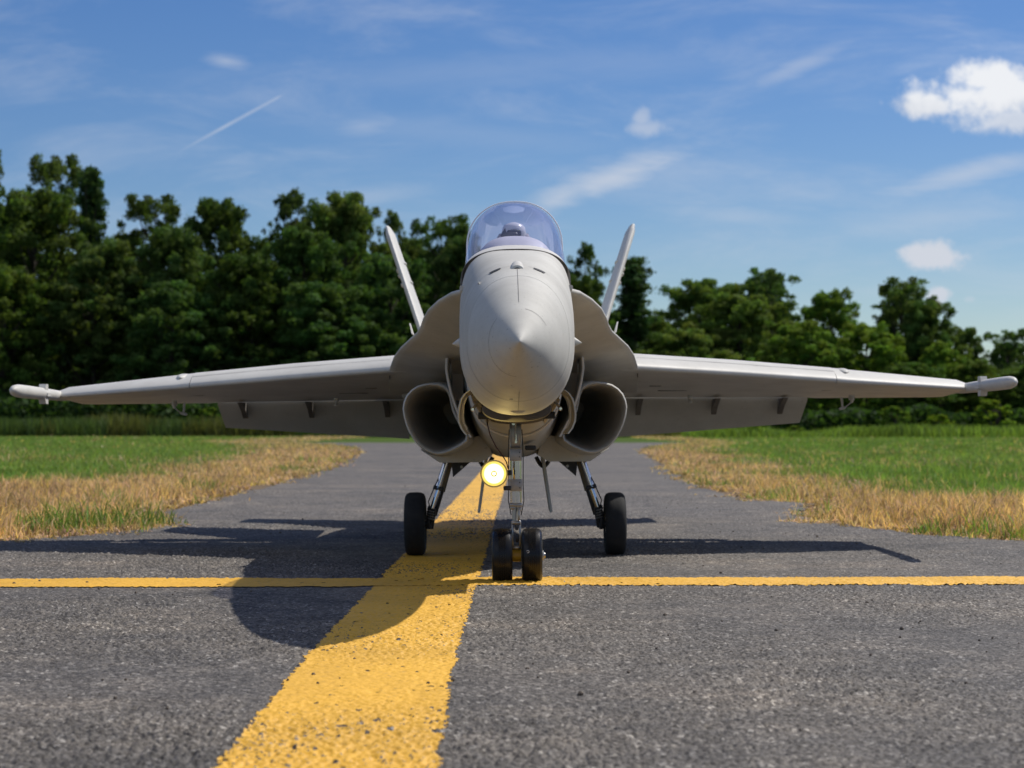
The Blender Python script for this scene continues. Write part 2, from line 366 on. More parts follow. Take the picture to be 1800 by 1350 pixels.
# fine pavement with real stones in its surface
rows = [1.85]
while rows[-1] < 11.5: rows.append(rows[-1] + max(.0021, .00155 * rows[-1] * (rows[-1] / 5 if rows[-1] > 5 else 1)))
rows = np.array(rows); nc = 1450; u = np.linspace(-1, 1, nc)
X = u[None, :] * (.345 * rows[:, None] + .45); Y = np.repeat(rows[:, None], nc, 1)
Z = height(X, Y)
fd = np.clip((1 - np.abs(u)) / .07, 0, 1)[None, :] * np.clip((Y - rows[0]) / .1, 0, 1) * np.clip((rows[-1] - Y) / .4, 0, 1)
fd = fd * fd * (3 - 2 * fd); Z = Z * fd - .0043 * (1 - fd)            # eases down onto the plain sheet at its rim
edge = .05 * (vnoise(Y / .09, X / .09, 77) - .5) + .03 * (vnoise(Y / .02, X / .02, 78) - .5)
inside = (Y < 6.0) | ((X > xe(LE, Y) + edge) & (X < xe(RE, Y) + edge))
V_ = np.stack([X, Y, Z], -1).reshape(-1, 3); Fc = grid_faces(len(rows), nc)
Fc = Fc[inside.ravel()[Fc].all(1)]
o = np_mesh('runway', V_, Fc, ASPH, smooth=True); tag(o, kind='structure')
def line_sheet(name, fx, ya, yb, xa, xb, step, lift, along_y, hole=.835):
    """a painted line that follows the stones; worn spots are real holes"""
    if along_y:
        rr = [ya]
        while rr[-1] < yb: rr.append(rr[-1] + max(step, step * (rr[-1] / 3.5) ** 2))
        rr = np.array(rr); cc = np.linspace(0, 1, int((xb - xa) / step))
        Yg = np.repeat(rr[:, None], len(cc), 1); Xg = fx(Yg) + cc[None, :] * (xb - xa) + xa
        ed = np.minimum(cc, 1 - cc)[None, :] * (xb - xa)
    else:
        rr = np.linspace(0, 1, int((yb - ya) / step)); cc = np.arange(xa, xb, step * 1.4)
        Xg = np.repeat(cc[None, :], len(rr), 0); Yg = fx(Xg) + rr[:, None] * (yb - ya) + ya
        ed = np.minimum(rr, 1 - rr)[:, None] * (yb - ya)
    Zg = height(Xg, Yg) * .86 + .0012 + lift
    n1 = vnoise(Xg / .006, Yg / .007, 91) * .55 + vnoise(Xg / .018, Yg / .02, 92) * .3 + vnoise(Xg / .3, Yg / .35, 93) * .15
    keep = (n1 < hole) & (ed > .004 + .010 * (vnoise(Xg / .012, Yg / .012, 95) - .3) + .006 * (vnoise(Xg / .05, Yg / .05, 96) - .5))
    Fg = grid_faces(*Xg.shape); Fg = Fg[keep.ravel()[Fg].all(1)]
    o = np_mesh(name, np.stack([Xg, Yg, Zg], -1).reshape(-1, 3), Fg, YPAINT, smooth=True); tag(o, kind='structure'); return o
line_sheet('yellow_centre_line', lambda y: -.325 + np.clip(y - 3, 0, 12) * .0052 + np.clip(2.9 - y, 0, 2) * .012, 1.85, 36, 0, .245, .0026, 0.0, True)
line_sheet('yellow_cross_line', lambda x: x * .024, 4.395, 4.645, -3.4, 3.4, .0035, .0012, False, .86)

# ------------------------------------------------------------------ grass: dead fringe and green lawn
def leaf_mat(name, rough=.6, trans=.35, byobj=False):
    mt = bpy.data.materials.new(name); mt.use_nodes = True; t = mt.node_tree; b = t.nodes['Principled BSDF']
    at = N(t, 'ShaderNodeAttribute', attribute_name='tint'); csock = at.outputs['Color']
    if byobj:
        oi = N(t, 'ShaderNodeObjectInfo'); mo = N(t, 'ShaderNodeMix', data_type='RGBA', blend_type='MULTIPLY'); mo.inputs[0].default_value = 1
        L(t, csock, mo.inputs[6]); L(t, oi.outputs['Color'], mo.inputs[7]); csock = mo.outputs[2]
    L(t, csock, b.inputs['Base Color'])
    b.inputs['Roughness'].default_value = rough; b.inputs['Specular IOR Level'].default_value = .12
    tr = N(t, 'ShaderNodeBsdfTranslucent'); mu = N(t, 'ShaderNodeMix', data_type='RGBA', blend_type='MULTIPLY'); mu.inputs[0].default_value = 1
    mu.inputs[7].default_value = (1.25, 1.3, .6, 1); L(t, csock, mu.inputs[6]); L(t, mu.outputs[2], tr.inputs[0])
    mx = N(t, 'ShaderNodeMixShader'); mx.inputs[0].default_value = trans
    L(t, b.outputs[0], mx.inputs[1]); L(t, tr.outputs[0], mx.inputs[2]); L(t, mx.outputs[0], t.nodes['Material Output'].inputs[0])
    return mt
BLADE = leaf_mat('grass_blades', .55, .38)
rng = np.random.default_rng(11)
def blades(name, x, y, hgt, wid, lean, col, z0=-.016):
    n = len(x); ang = rng.uniform(0, 2 * np.pi, n); ld = rng.uniform(0, 2 * np.pi, n)
    dx, dy = np.cos(ang) * wid, np.sin(ang) * wid
    lx, ly = np.cos(ld) * lean * hgt, np.sin(ld) * lean * hgt
    z0 = np.full(n, z0)
    P = np.empty((n, 5, 3))
    P[:, 0] = np.stack([x - dx, y - dy, z0], 1); P[:, 1] = np.stack([x + dx, y + dy, z0], 1)
    P[:, 2] = np.stack([x + lx * .4 + dx * .8, y + ly * .4 + dy * .8, z0 + hgt * .6], 1)
    P[:, 3] = np.stack([x + lx * .4 - dx * .8, y + ly * .4 - dy * .8, z0 + hgt * .6], 1)
    P[:, 4] = np.stack([x + lx, y + ly, z0 + hgt * np.sqrt(np.clip(1 - lean ** 2 * .5, .1, 1))], 1)
    b = np.arange(n)[:, None] * 5
    F4 = np.concatenate([b + [0, 1, 2], b + [0, 2, 3], b + [3, 2, 4]], 0)
    return np_mesh(name, P.reshape(-1, 3), F4, BLADE, colors=np.repeat(np.concatenate([col, np.ones((n, 1))], 1), 5, 0))
def scatter_grass():
    xs, ys = [], []
    for (y0, y1, dens) in ((5.7, 8, 5200), (8, 12, 2900), (12, 18, 1100), (18, 30, 360), (30, 50, 130), (50, 95, 60)):
        hw = .33 * y1 + 1.2; n = int(dens * (y1 - y0) * 2 * hw)
        xs.append(rng.uniform(-hw, hw, n)); ys.append(rng.uniform(y0, y1, n))
    x = np.concatenate(xs); y = np.concatenate(ys)
    k = np.abs(x) < .33 * y + 1.2; x, y = x[k], y[k]
    e = .34 * (vnoise(x / .3, y / .3, 5) - .5) + .16 * (vnoise(x / .08, y / .08, 6) - .5)
    dl = xe(LE, y) + e - x; dr = x - xe(RE, y) + e          # distance into the grass
    yf = y - 6.02 + e                                          # distance from the runway edge
    d = np.where(x < 0, dl, dr)
    d = np.where(y < 6.0, -1, d)
    lim = np.clip(vnoise(x / .12, y / .12, 8) * .3 - .06, 0, 1)
    k = (d > -.02) & (y > 5.98) & ((rng.uniform(0, 1, len(x)) < .25 + d * 6)) & ((y < 48) | (y > 48.5) | (np.abs(x) > 17))
    k &= (vnoise(x / .07, y / .07, 62) > .22) | (rng.uniform(0, 1, len(x)) < .35)
    return x[k], y[k], d[k]
x, y, d = scatter_grass()
n1 = vnoise(x / .35, y / .5, 21); n2 = vnoise(x / 1.3, y / 2.2, 22); n3 = vnoise(x / .09, y / .09, 23)
depth_in = np.minimum(np.clip(d, 0, 9), 9) 
band = np.where(x < 0, 1.25, .66) + (n2 - .5) * .7
fr_l = np.interp(y, [6, 9.5, 12, 13], [3.9, 1.7, .3, 0])       # near the runway edge the dead fringe is wider
fr_r = np.interp(y, [6, 8.0, 9.5, 10], [2.4, .7, .25, 0])
band = band + np.where(x < 0, fr_l, fr_r)
far_w = np.interp(y, [12, 40, 60], [1, 1.5, 2]); band = band * far_w
gr = 1 / (1 + np.exp(-(depth_in - band + (n1 - .5) * .6) / .11))       # 1 = green
tuft = ((n3 * .5 + n1 * .5) > .70) & (d < .35)
# individual green tufts at the taxiway mouth
for cx, cy, rr_ in ((-1.42, 7.25, .22), (-1.60, 6.9, .15), (-1.55, 16.5, .5), (1.2, 12.2, .25), (-1.75, 21, .6)):
    tuft |= ((x - cx) ** 2 + ((y - cy) * .6) ** 2 < rr_ ** 2 * (.4 + n3))
gr = np.where(tuft, np.maximum(gr, .85), gr)
stray = np.clip((vnoise(x / .6, y / 1.6, 81) - .66) * 1.2, 0, .22)          # straw showing in the lawn
isg = rng.uniform(0, 1, len(x)) < gr * (.97 - stray) + .02
big = (vnoise(x / 3.1, y / 7, 33))[:, None]
gcol = np.array([.140, .240, .052])[None] * (1 - big) + np.array([.205, .285, .075])[None] * big
gcol = gcol * rng.uniform(.65, 1.5, (len(x), 1)) * (.75 + .55 * vnoise(x / .5, y / .9, 71))[:, None]; gcol[:, 0] *= rng.uniform(.8, 1.3, len(x))
dcol = np.array([.68, .45, .245])[None] * rng.uniform(.3, 1.5, (len(x), 1)) * (.70 + .6 * vnoise(x / .16, y / .22, 72))[:, None]; dcol[:, 1] *= rng.uniform(.9, 1.12, len(x)); dcol[:, 2] *= rng.uniform(.7, 1.5, len(x))
col = np.where(isg[:, None], gcol, dcol)
fsc = np.interp(y, [6, 12, 20, 40, 100], [1, 1.15, 1.5, 2.2, 4.2])
hgt = rng.uniform(.028, .068, len(x)) * np.where(tuft, 1.15, 1) * np.clip(.45 + depth_in * 2.2, .45, 1) * np.interp(y, [6, 40, 100], [1, 1.1, 1.7])
hgt = hgt * np.where(isg & ~tuft, .85, np.interp(y, [6, 9, 14], [1.5, 1.25, 1.0])) * (.35 + 1.45 * vnoise(x / .11, y / .11, 61) ** 1.3)
wid = rng.uniform(.0012, .0026, len(x)) * fsc * np.interp(y, [6, 100], [1, 2.2])
lean = rng.uniform(.15, 1.0, len(x))
lw = isg
o = blades('lawn', x[lw], y[lw], hgt[lw], wid[lw], lean[lw], col[lw]); tag(o, 'green mown grass on both sides of the asphalt', 'grass', kind='stuff')
lw = ~isg
o = blades('dead_grass', x[lw], y[lw], hgt[lw], wid[lw], lean[lw], col[lw]); tag(o, 'dry straw coloured grass fringe along the asphalt edge', 'grass', kind='stuff')
# straw colour mat under the dead fringe, thatch lying flat
k = (d < band) & (rng.uniform(0, 1, len(x)) < .5) & (y < 30)
o = blades('thatch', x[k], y[k], np.full(k.sum(), .03) * np.interp(y[k], [6, 30], [1, 2.0]), wid[k] * 2.2, np.full(k.sum(), 1.35), dcol[k] * .8, z0=-.012); tag(o, 'flattened straw lying under the dead grass fringe', 'grass', kind='stuff')
# bare soil strip under the fringe
SOIL = dirty('dry_soil', (.17, .115, .06), (.10, .075, .045), .95, scale=8)
for nm, E, sg, w1 in (('soil_strip', LE, -1, 1.9), ('soil_strip', RE, 1, 1.2)):
    sb = MB(); rg = []
    for yv in [6.0, 6.1, 6.5, 7, 7.6, 8.3, 9, 10, 11, 12, 14, 17, 20, 25, 30, 36]:
        x0 = float(xe(E, yv)) - sg * .25; w2 = w1 + float(np.interp(yv, [6, 10.5], [2.6, 0])) + (.02 * yv)
        rg.append([(x0, yv, -.0105), (x0 + sg * w2, yv, -.0105)])
    sb.loft(rg, False, False, False); tag(sb.build(nm, SOIL, smooth=False), kind='structure')
# loose pebbles and leaf scraps on the pavement
pb = MB(); rp = random.Random(5)
for i in range(420):
    yv = rp.uniform(2.2, 8.5) if rp.random() < .8 else rp.uniform(8, 14); xv = rp.uniform(-.28, .28) * yv
    if abs(xv) > 1.1 and yv > 5.9: continue
    r0 = rp.choice((.0015, .002, .002, .0025, .0035)) * rp.uniform(.7, 1.2)
    a0 = rp.uniform(0, 6.28)
    rg = [[(xv + math.cos(a0 + k * 1.257) * r0 * s1 * rp.uniform(.7, 1.3), yv + math.sin(a0 + k * 1.257) * r0 * s1 * rp.uniform(.7, 1.3), .002 + zz * r0) for k in range(5)] for zz, s1 in ((0, .8), (.7, 1), (1.3, .5))]
    pb.loft(rg)
tag(pb.build('loose_gravel', dirty('gravel_stone', (.16, .13, .10), (.07, .05, .04), .8, scale=90), smooth=False), 'tiny loose stones scattered over the asphalt', 'gravel', kind='stuff')

# ------------------------------------------------------------------ trees
def hgreen(r):
    return r
def crown_mesh(name, seed, kind, material, H=14.0, W=9.0, low=.12, n_lobe=60, per=330, leaf=.115, hue=(1, 1, 1)):
    g = np.random.default_rng(seed); pts = []; nor = []; cols = []
    lobes = []
    nlimb = max(12, n_lobe // 3) if kind != 'pine' else n_lobe // 3
    for i in range(nlimb):
        t = (i + g.random()) / nlimb; z = low + (1 - low) * t ** .85; q = (z - low) / (1 - low)
        if kind == 'pine':
            rmax = W / 2 * (1 - q) ** .8 * g.uniform(.6, 1.1); big_r = .04 + .03 * g.random()
        elif kind == 'tall':
            rmax = W / 2 * math.sin(math.pi * (.12 + .80 * q)) ** .6 * g.uniform(.55, 1.1); big_r = .05 + .055 * g.random()
        else:
            rmax = W / 2 * (.80 + .25 * q if q < .5 else .925 * (1 - ((q - .5) / .5) ** 2.2 * .85)) * g.uniform(.7, 1.08); big_r = .065 + .065 * g.random()
        a = i * 2.4 + g.uniform(-.6, .6); rr = rmax * math.sqrt(g.uniform(.3, 1))
        z = min(z, 1 - big_r * .7); cx_, cy_, cz_ = rr * math.cos(a), rr * math.sin(a), z * H
        for j in range(int(5 + 900 * big_r ** 2 * (1.0 if kind != 'tall' else .9))):
            v = g.normal(size=3); v /= np.linalg.norm(v); v *= g.uniform(.2, 1.5) * big_r * H
            if v[2] < 0: v[2] *= .45
            rl = g.uniform(.012, .040) * (1.15 if kind == 'broad' else .95)
            lobes.append((cx_ + v[0] * 1.15, cy_ + v[1] * 1.15, min(cz_ + v[2] * .85, H * .985), rl * H, z))
    for i in range(int(n_lobe * (2.4 if kind == 'broad' else 1.0))):       # loose sprays between the limbs
        q = g.random() ** .9; z = low + (.93 - low) * q; a = g.uniform(0, 2 * np.pi)
        pr_ = (1 - q) ** .8 if kind == 'pine' else (.85 + .2 * q if q < .5 else .95 * (1 - ((q - .5) / .5) ** 2.2 * .75))
        rr = W / 2 * pr_ * math.sqrt(g.uniform(.1, 1)) * .96
        lobes.append((rr * math.cos(a), rr * math.sin(a), z * H, g.uniform(.012, .03) * H, z))
    lobes.append((g.uniform(-.3, .3), g.uniform(-.3, .3), H * .945, H * .05, 1.0))
    for (lx, ly, lz, lr, lt) in lobes:
        npt = int(per * 2.5 * (lr / (H * .075)) ** 2)
        u = g.normal(size=(npt, 3)); u /= np.linalg.norm(u, axis=1)[:, None]
        u[:, 2] = np.where((u[:, 2] < -.3) & (g.random(npt) < .55), -u[:, 2], u[:, 2])
        rad = g.uniform(.45, 1.08, npt) ** .6
        # ragged outline: the lobe is itself made of small sprays
        bump_ = 1 + .28 * np.sin(u[:, 0] * 5 + lx) * np.sin(u[:, 1] * 6 + ly) + .18 * np.sin(u[:, 2] * 9 + lz)
        p = np.array([lx, ly, lz]) + u * (rad * bump_)[:, None] * lr * np.array([1.12, 1.12, .82])
        pts.append(p); nor.append(u + g.normal(size=(npt, 3)) * .55)
        tone = g.uniform(.75, 1.25); warm = g.uniform(.85, 1.2)
        c = np.array([.080 * warm, .138, .033]) * tone * np.array(hue)
        cols.append(c[None] * g.uniform(.65, 1.4, (npt, 1)))
    P = np.concatenate(pts); Nn = np.concatenate(nor); Cc = np.concatenate(cols)
    Nn /= np.linalg.norm(Nn, axis=1)[:, None]
    ref = g.normal(size=P.shape); T = np.cross(Nn, ref); T /= np.linalg.norm(T, axis=1)[:, None]; B = np.cross(Nn, T)
    sz = leaf * g.uniform(.6, 1.4, (len(P), 1))
    Q = np.stack([P - T * sz, P + B * sz * .62, P + T * sz, P - B * sz * .62], 1)
    Q[:, 1] += Nn * sz * .25; Q[:, 3] += Nn * sz * .25
    Fq = np.arange(len(P) * 4).reshape(-1, 4)
    me_o = np_mesh(name, Q.reshape(-1, 3), Fq, material, colors=np.repeat(np.concatenate([Cc, np.ones((len(P), 1))], 1), 4, 0))
    me = me_o.data; bpy.data.objects.remove(me_o)
    return me, lobes
LEAF = leaf_mat('tree_leaves', .7, .45, True)
BARK = dirty('bark', (.075, .06, .045), (.045, .036, .028), .9, scale=20, bump=.6, bscale=30)
def trunk_mesh(name, lobes, H, seed, kind):
    g = random.Random(seed); b = MB(); top = .93 if kind != 'tall' else .9
    path = []; r = []
    ox, oy = 0, 0
    for i in range(9):
        t = i / 8; ox += g.uniform(-.12, .12); oy += g.uniform(-.12, .12)
        path.append((ox, oy, t * H * top)); r.append(.24 * (1 - t) ** .8 + .03)
    b.tube(path, r, 8)
    for (lx, ly, lz, lr, lt) in lobes[::(6 if kind == 'tall' else 14)]:
        k = max(1, min(7, int((lz / H / top) * 8 - 1.2))); s = Vector(path[k]); e = Vector((lx, ly, lz))
        mid = s.lerp(e, .5) + Vector((0, 0, -.25))
        b.tube([s, mid, e], [.09, .055, .02], 5)
    o = b.build(name, BARK); me = o.data; bpy.data.objects.remove(o); return me
PROTO = {}
def proto(key, seed, kind, H, W, **kw):
    me, lobes = crown_mesh('crown', seed, kind, LEAF, H, W, **kw)
    PROTO[key] = (me, trunk_mesh('trunk', lobes, H, seed, kind), H, W)
proto('broad_a', 1, 'broad', 14, 9, low=.10, n_lobe=80)
proto('broad_b', 2, 'broad', 14, 9, low=.06, n_lobe=80, hue=(.95, .95, 1.05))
proto('broad_c', 3, 'broad', 12, 9, low=.04, n_lobe=74, hue=(1.25, 1.28, .95))
proto('open_a', 4, 'tall', 15, 6.5, low=.35, n_lobe=46, per=300, hue=(.8, .82, .95))
proto('open_b', 5, 'tall', 15, 8, low=.30, n_lobe=56, per=300, hue=(.85, .86, .95))
proto('spire', 6, 'pine', 14, 4.6, low=.10, n_lobe=90, per=260, leaf=.12, hue=(.75, .8, 1.0))
proto('bush', 7, 'broad', 3, 3.4, low=.0, n_lobe=34, per=260, leaf=.10, hue=(1.7, 1.6, .9))
def tree(name, label, key, p, top, D, wpx, group='trees at the far edge of the field', yaw=None, base=-.1, cat='tree'):
    me, tr, H, W = PROTO[key]
    xx, yy_, zt = px(p, top, D)
    r = empty(name, (xx, yy_, base), (0, 0, yaw if yaw is not None else (p * 1.7) % 6.28))
    hh = (zt - base) / H; ww = wpx / F * D / W
    r.scale = (ww, ww, hh)
    c = bpy.data.objects.new('crown', me); C.objects.link(c); c.parent = r
    hr = random.Random(int(p * 7 + top)); k1 = hr.uniform(.85, 1.15); k2 = hr.uniform(.85, 1.25)
    if p > 1150: k1 *= 1.22; k2 *= 1.04                      # the kinds on the right are a lighter green
    c.color = (k1 * k2, k1 * (1 + (k2 - 1) * .35), k1 * hr.uniform(.8, 1.1), 1)
    t = bpy.data.objects.new('trunk', tr); C.objects.link(t); t.parent = r
    tag(r, label, cat, group); return r
T = [
 ('broadleaf_tree', 'very tall dark tree cut off by the left edge of the picture', 'open_a', -22, 258, 104, 95),
 ('broadleaf_tree', 'tall tree with two knobbly heads above the left wingtip', 'open_b', 92, 272, 106, 135),
 ('conifer_tree', 'narrow pointed conifer right of the tallest knobbly left tree', 'spire', 156, 298, 103, 95),
 ('broadleaf_tree', 'bushy bright green tree in front of the tallest left trees', 'broad_a', 62, 338, 98, 250),
 ('broadleaf_tree', 'rounded open crowned tree just right of the first sky gap', 'open_b', 262, 342, 104, 150),
 ('broadleaf_tree', 'wide round topped tree with sky holes above the left wing', 'broad_b', 392, 358, 102, 170),
 ('broadleaf_tree', 'lower dense dark tree between the two round topped left trees', 'broad_b', 318, 408, 97, 190),
 ('broadleaf_tree', 'tall tree with ragged head right of the second sky gap', 'open_a', 510, 335, 104, 110),
 ('broadleaf_tree', 'broad high crowned green tree left of the left tail fin', 'broad_a', 608, 342, 101, 180),
 ('broadleaf_tree', 'slim tree whose top meets the left tail fin tip', 'open_a', 690, 372, 104, 80),
 ('broadleaf_tree', 'dense green tree in front of the ragged headed tree', 'broad_a', 532, 408, 96, 190),
 ('broadleaf_tree', 'dark tree with two tops left of the canopy', 'open_b', 775, 380, 103, 135),
 ('broadleaf_tree', 'dark green tree filling between left tail fin and canopy', 'broad_b', 800, 425, 98, 150),
 ('broadleaf_tree', 'tree almost hidden behind the clear canopy', 'broad_b', 908, 455, 100, 170),
 ('broadleaf_tree', 'small knobbly topped tree just right of the canopy', 'open_a', 1030, 428, 103, 85),
 ('conifer_tree', 'dark pointed conifer just right of the right tail fin', 'spire', 1112, 455, 100, 110),
 ('broadleaf_tree', 'dark bushy tree below the knobbly tree right of the canopy', 'broad_b', 1020, 490, 97, 140),
 ('broadleaf_tree', 'round green tree right of the low sky gap', 'broad_a', 1232, 493, 112, 150),
 ('broadleaf_tree', 'tree with a spiky head over the middle of the right wing', 'open_b', 1352, 472, 114, 125),
 ('broadleaf_tree', 'wide mid green tree below the spiky headed tree', 'broad_a', 1300, 520, 108, 190),
 ('broadleaf_tree', 'round topped olive green tree left of the tall right tree', 'broad_c', 1460, 515, 108, 150),
 ('broadleaf_tree', 'tallest dark open tree above the right wing outer part', 'open_b', 1590, 492, 114, 140),
 ('broadleaf_tree', 'dark tree leaning on the right side of the tallest right tree', 'broad_b', 1630, 535, 112, 120),
 ('broadleaf_tree', 'small dark tree where the right treeline drops low', 'broad_b', 1694, 580, 112, 80),
 ('broadleaf_tree', 'dark tree above the right wingtip at the picture edge', 'open_b', 1772, 580, 112, 100),
 ('broadleaf_tree', 'wide yellow green tree above the right wing fold', 'broad_c', 1408, 570, 100, 170),
 ('broadleaf_tree', 'light olive tree below the tallest right tree', 'broad_c', 1525, 572, 102, 150),
 ('broadleaf_tree', 'bright green small tree left of the right wingtip', 'broad_c', 1655, 604, 100, 110),
 ('broadleaf_tree', 'dense dark tree behind the right wingtip rail', 'broad_b', 1790, 645, 98, 160),
 ('broadleaf_tree', 'dense dark green tree above the left wingtip rail', 'broad_b', 165, 430, 95, 200),
 ('broadleaf_tree', 'lower dark tree filling under the wide round topped tree', 'broad_b', 440, 455, 94, 190),
 ('broadleaf_tree', 'dark green tree directly left of the left tail fin foot', 'broad_a', 690, 450, 95, 190),
 ('broadleaf_tree', 'low dense tree at the left picture edge over the wingtip', 'broad_a', 10, 470, 93, 190),
 ('broadleaf_tree', 'low dark tree filling the sky gap right of the right tail fin', 'broad_b', 1160, 560, 104, 110),
 ('broadleaf_tree', 'low green tree over the inner right wing', 'broad_a', 1210, 580, 98, 160),
 ('broadleaf_tree', 'low tree behind the right wing between fold and wingtip', 'broad_a', 1600, 640, 96, 150),
 ('broadleaf_tree', 'small low tree under the drop in the right treeline', 'broad_a', 1715, 635, 97, 110),
 ('broadleaf_tree', 'low dark tree over the middle of the left wing', 'broad_a', 300, 500, 92, 200),
 ('broadleaf_tree', 'low dark tree over the inner left wing', 'broad_b', 570, 505, 92, 210),
]
for a_ in T: tree(*a_)
T2 = [
 ('broadleaf_tree', 'dark tree closing the wall between left picture edge and the knobbly tree', 'broad_b', 30, 372, 107, 170),
 ('broadleaf_tree', 'dark crown behind the first sky gap left of the round topped trees', 'broad_b', 215, 425, 108, 130),
 ('broadleaf_tree', 'dark crown behind the second sky gap', 'broad_b', 452, 425, 108, 120),
 ('broadleaf_tree', 'dark crown standing behind the high crowned green tree', 'broad_b', 575, 365, 108, 150),
 ('broadleaf_tree', 'dark crown between left tail fin and the two topped tree', 'broad_b', 735, 425, 107, 110),
 ('broadleaf_tree', 'dark crown behind the two topped tree left of the canopy', 'broad_b', 800, 405, 108, 100),
 ('broadleaf_tree', 'dark crown behind the round green tree right of the low gap', 'broad_b', 1262, 505, 118, 150),
 ('broadleaf_tree', 'dark crown behind the spiky headed tree over the right wing', 'broad_b', 1345, 497, 119, 130),
 ('broadleaf_tree', 'dark crown behind the tallest tree over the outer right wing', 'broad_b', 1600, 520, 119, 130),
 ('broadleaf_tree', 'dark crown behind the tree at the right picture edge', 'broad_b', 1785, 605, 118, 110),
]
for a_ in T2: tree(*a_)
for i_, (p_, t_p, k_) in enumerate([(-130, 330, 'broad_a'), (-260, 300, 'broad_b'), (-390, 350, 'open_b'), (-520, 320, 'broad_a'), (1905, 600, 'broad_a'), (2020, 560, 'broad_b'), (2150, 590, 'broad_c'), (2290, 540, 'broad_a'), (2420, 570, 'broad_b')]):
    tree('broadleaf_tree', ['first', 'second', 'third', 'fourth', 'first', 'second', 'third', 'fourth', 'fifth'][i_] + ' leafy tree of the treeline beyond the %s edge of the photo' % ('left' if p_ < 0 else 'right'), k_, p_, t_p, 104, 210)
B = [
 ('round light green shrub at the field edge under the right wing fold', 1572, 716, 82, 76),
 ('yellow green shrub at the field edge left of the right wingtip', 1650, 730, 78, 70),
 ('small bright shrub just right of the right flap end', 1398, 749, 72, 42),
 ('small bright shrub below the middle of the right flap', 1325, 750, 72, 40),
 ('smallest bright shrub below the inner right flap', 1284, 753, 74, 26),
 ('dark green shrub at the far right edge of the field', 1745, 705, 84, 90),
 ('bright green shrub beside the outer end of the left flap', 365, 718, 84, 66),
]
for lb, p, tp, D, wp in B: tree('shrub', lb, 'bush', p, tp, D, wp, 'shrubs along the field edge', cat='shrub', base=-.05)
# the understorey that reads as one dark mass behind and between the trees
def leafmass(name, n, y0, y1, topfun, base_col, leaf, seed, label, cat, zmin=0, xr=None, power=1.0):
    g = np.random.default_rng(seed); y = g.uniform(y0, y1, n); p = g.uniform(-700, 2500, n) if xr is None else g.uniform(*xr, n)
    xx = (p - 900) / F * y; top = CAM_H + (752 - topfun(p)) / F * y
    z = zmin + (top - zmin) * g.random(n) ** power
    P = np.stack([xx, y, z], 1); Nn = g.normal(size=P.shape); Nn[:, 2] += .6; Nn /= np.linalg.norm(Nn, axis=1)[:, None]
    Tt = np.cross(Nn, g.normal(size=P.shape)); Tt /= np.linalg.norm(Tt, axis=1)[:, None]; Bb = np.cross(Nn, Tt); sz = leaf * g.uniform(.6, 1.4, (n, 1))
    Q = np.stack([P - Tt * sz, P + Bb * sz * .6, P + Tt * sz, P - Bb * sz * .6], 1)
    cc = np.array(base_col)[None] * g.uniform(.6, 1.4, (n, 1))
    o = np_mesh(name, Q.reshape(-1, 3), np.arange(n * 4).reshape(-1, 4), LEAF, colors=np.repeat(np.concatenate([cc, np.ones((n, 1))], 1), 4, 0))
    tag(o, label, cat, kind='stuff'); return o
skyx = [-60, 200, 460, 700, 1000, 1150, 1400, 1700, 1860]; skyy = [470, 500, 500, 500, 520, 600, 600, 660, 680]
leafmass('woodland', 190000, 108, 122, lambda p: np.interp(p, skyx, skyy) + 30 * (vnoise(p / 40, p * 0, 3) - .5), (.036, .070, .018), .24, 5,
         'dark woodland understorey behind the front row of trees', 'woodland')
leafmass('undergrowth', 96000, 84, 92, lambda p: 715 + 22 * vnoise(p / 60, p * 0, 9) + np.interp(p, [0, 900, 1800], [-35, 0, -5]), (.036, .072, .020), .16, 6,
         'dark undergrowth along the foot of the trees', 'undergrowth')
# tall weeds at the left field edge
n = 52000; gy = rng.uniform(76, 86, n); gp = rng.uniform(-60, 1250, n); gx = (gp - 900) / F * gy
nn = vnoise(gx / 1.5, gy / 3, 51)
hh = rng.uniform(.35, 1.0, n) * (.6 + .7 * nn) * np.interp(gp, [0, 450, 600, 1250], [1, .9, .55, .3])
cc = np.array([.10, .125, .04])[None] * rng.uniform(.5, 1.3, (n, 1)); cc[:, 0] *= np.where(nn > .6, 1.15, .8)
o = blades('tall_weeds', gx, gy, hh, rng.uniform(.012, .03, n), rng.uniform(.05, .5, n), cc); tag(o, 'tall uncut weeds between lawn and woods', 'weeds', kind='stuff')
n = 16000; gy = rng.uniform(70, 80, n); gp = rng.uniform(1200, 1860, n); gx = (gp - 900) / F * gy
cc = np.array([.17, .25, .05])[None] * rng.uniform(.5, 1.4, (n, 1)) * (.6 + .8 * vnoise(gx / 2.2, gy / 3, 87))[:, None]
o = blades('field_edge_weeds', gx, gy, rng.uniform(.12, .5, n) * (.3 + 1.1 * vnoise(gx / 1.6, gy / 4, 88)), rng.uniform(.012, .03, n), rng.uniform(.1, .6, n), cc); tag(o, 'bright low weeds at the right end of the lawn', 'weeds', kind='stuff')

# ------------------------------------------------------------------ the jet
YC = 5.5
jet = empty('model_jet', (.0096, YC, 0), (0, -.0085, .0039))
tag(jet, 'pale grey radio controlled jet fighter parked on its wheels on the yellow line', 'model jet')
def W(D): return D - YC
def q(off, y, D): return (off / F * D, W(D), CAM_H + (752 - y) / F * D)     # offset from the jet's centre line in photo units
def ring(D, hw, zt, zb, zm, et=2.2, eb=2.2, n=48, cx=0.0):
    out = []
    for k in range(n):
        a = 2 * math.pi * k / n; c, s_ = math.cos(a), math.sin(a); e = et if s_ >= 0 else eb
        xx = hw * abs(c) ** (2 / e) * (1 if c >= 0 else -1); h = (zt - zm) if s_ >= 0 else (zm - zb)
        out.append((cx + xx, W(D), zm + h * abs(s_) ** (2 / e) * (1 if s_ >= 0 else -1)))
    return out
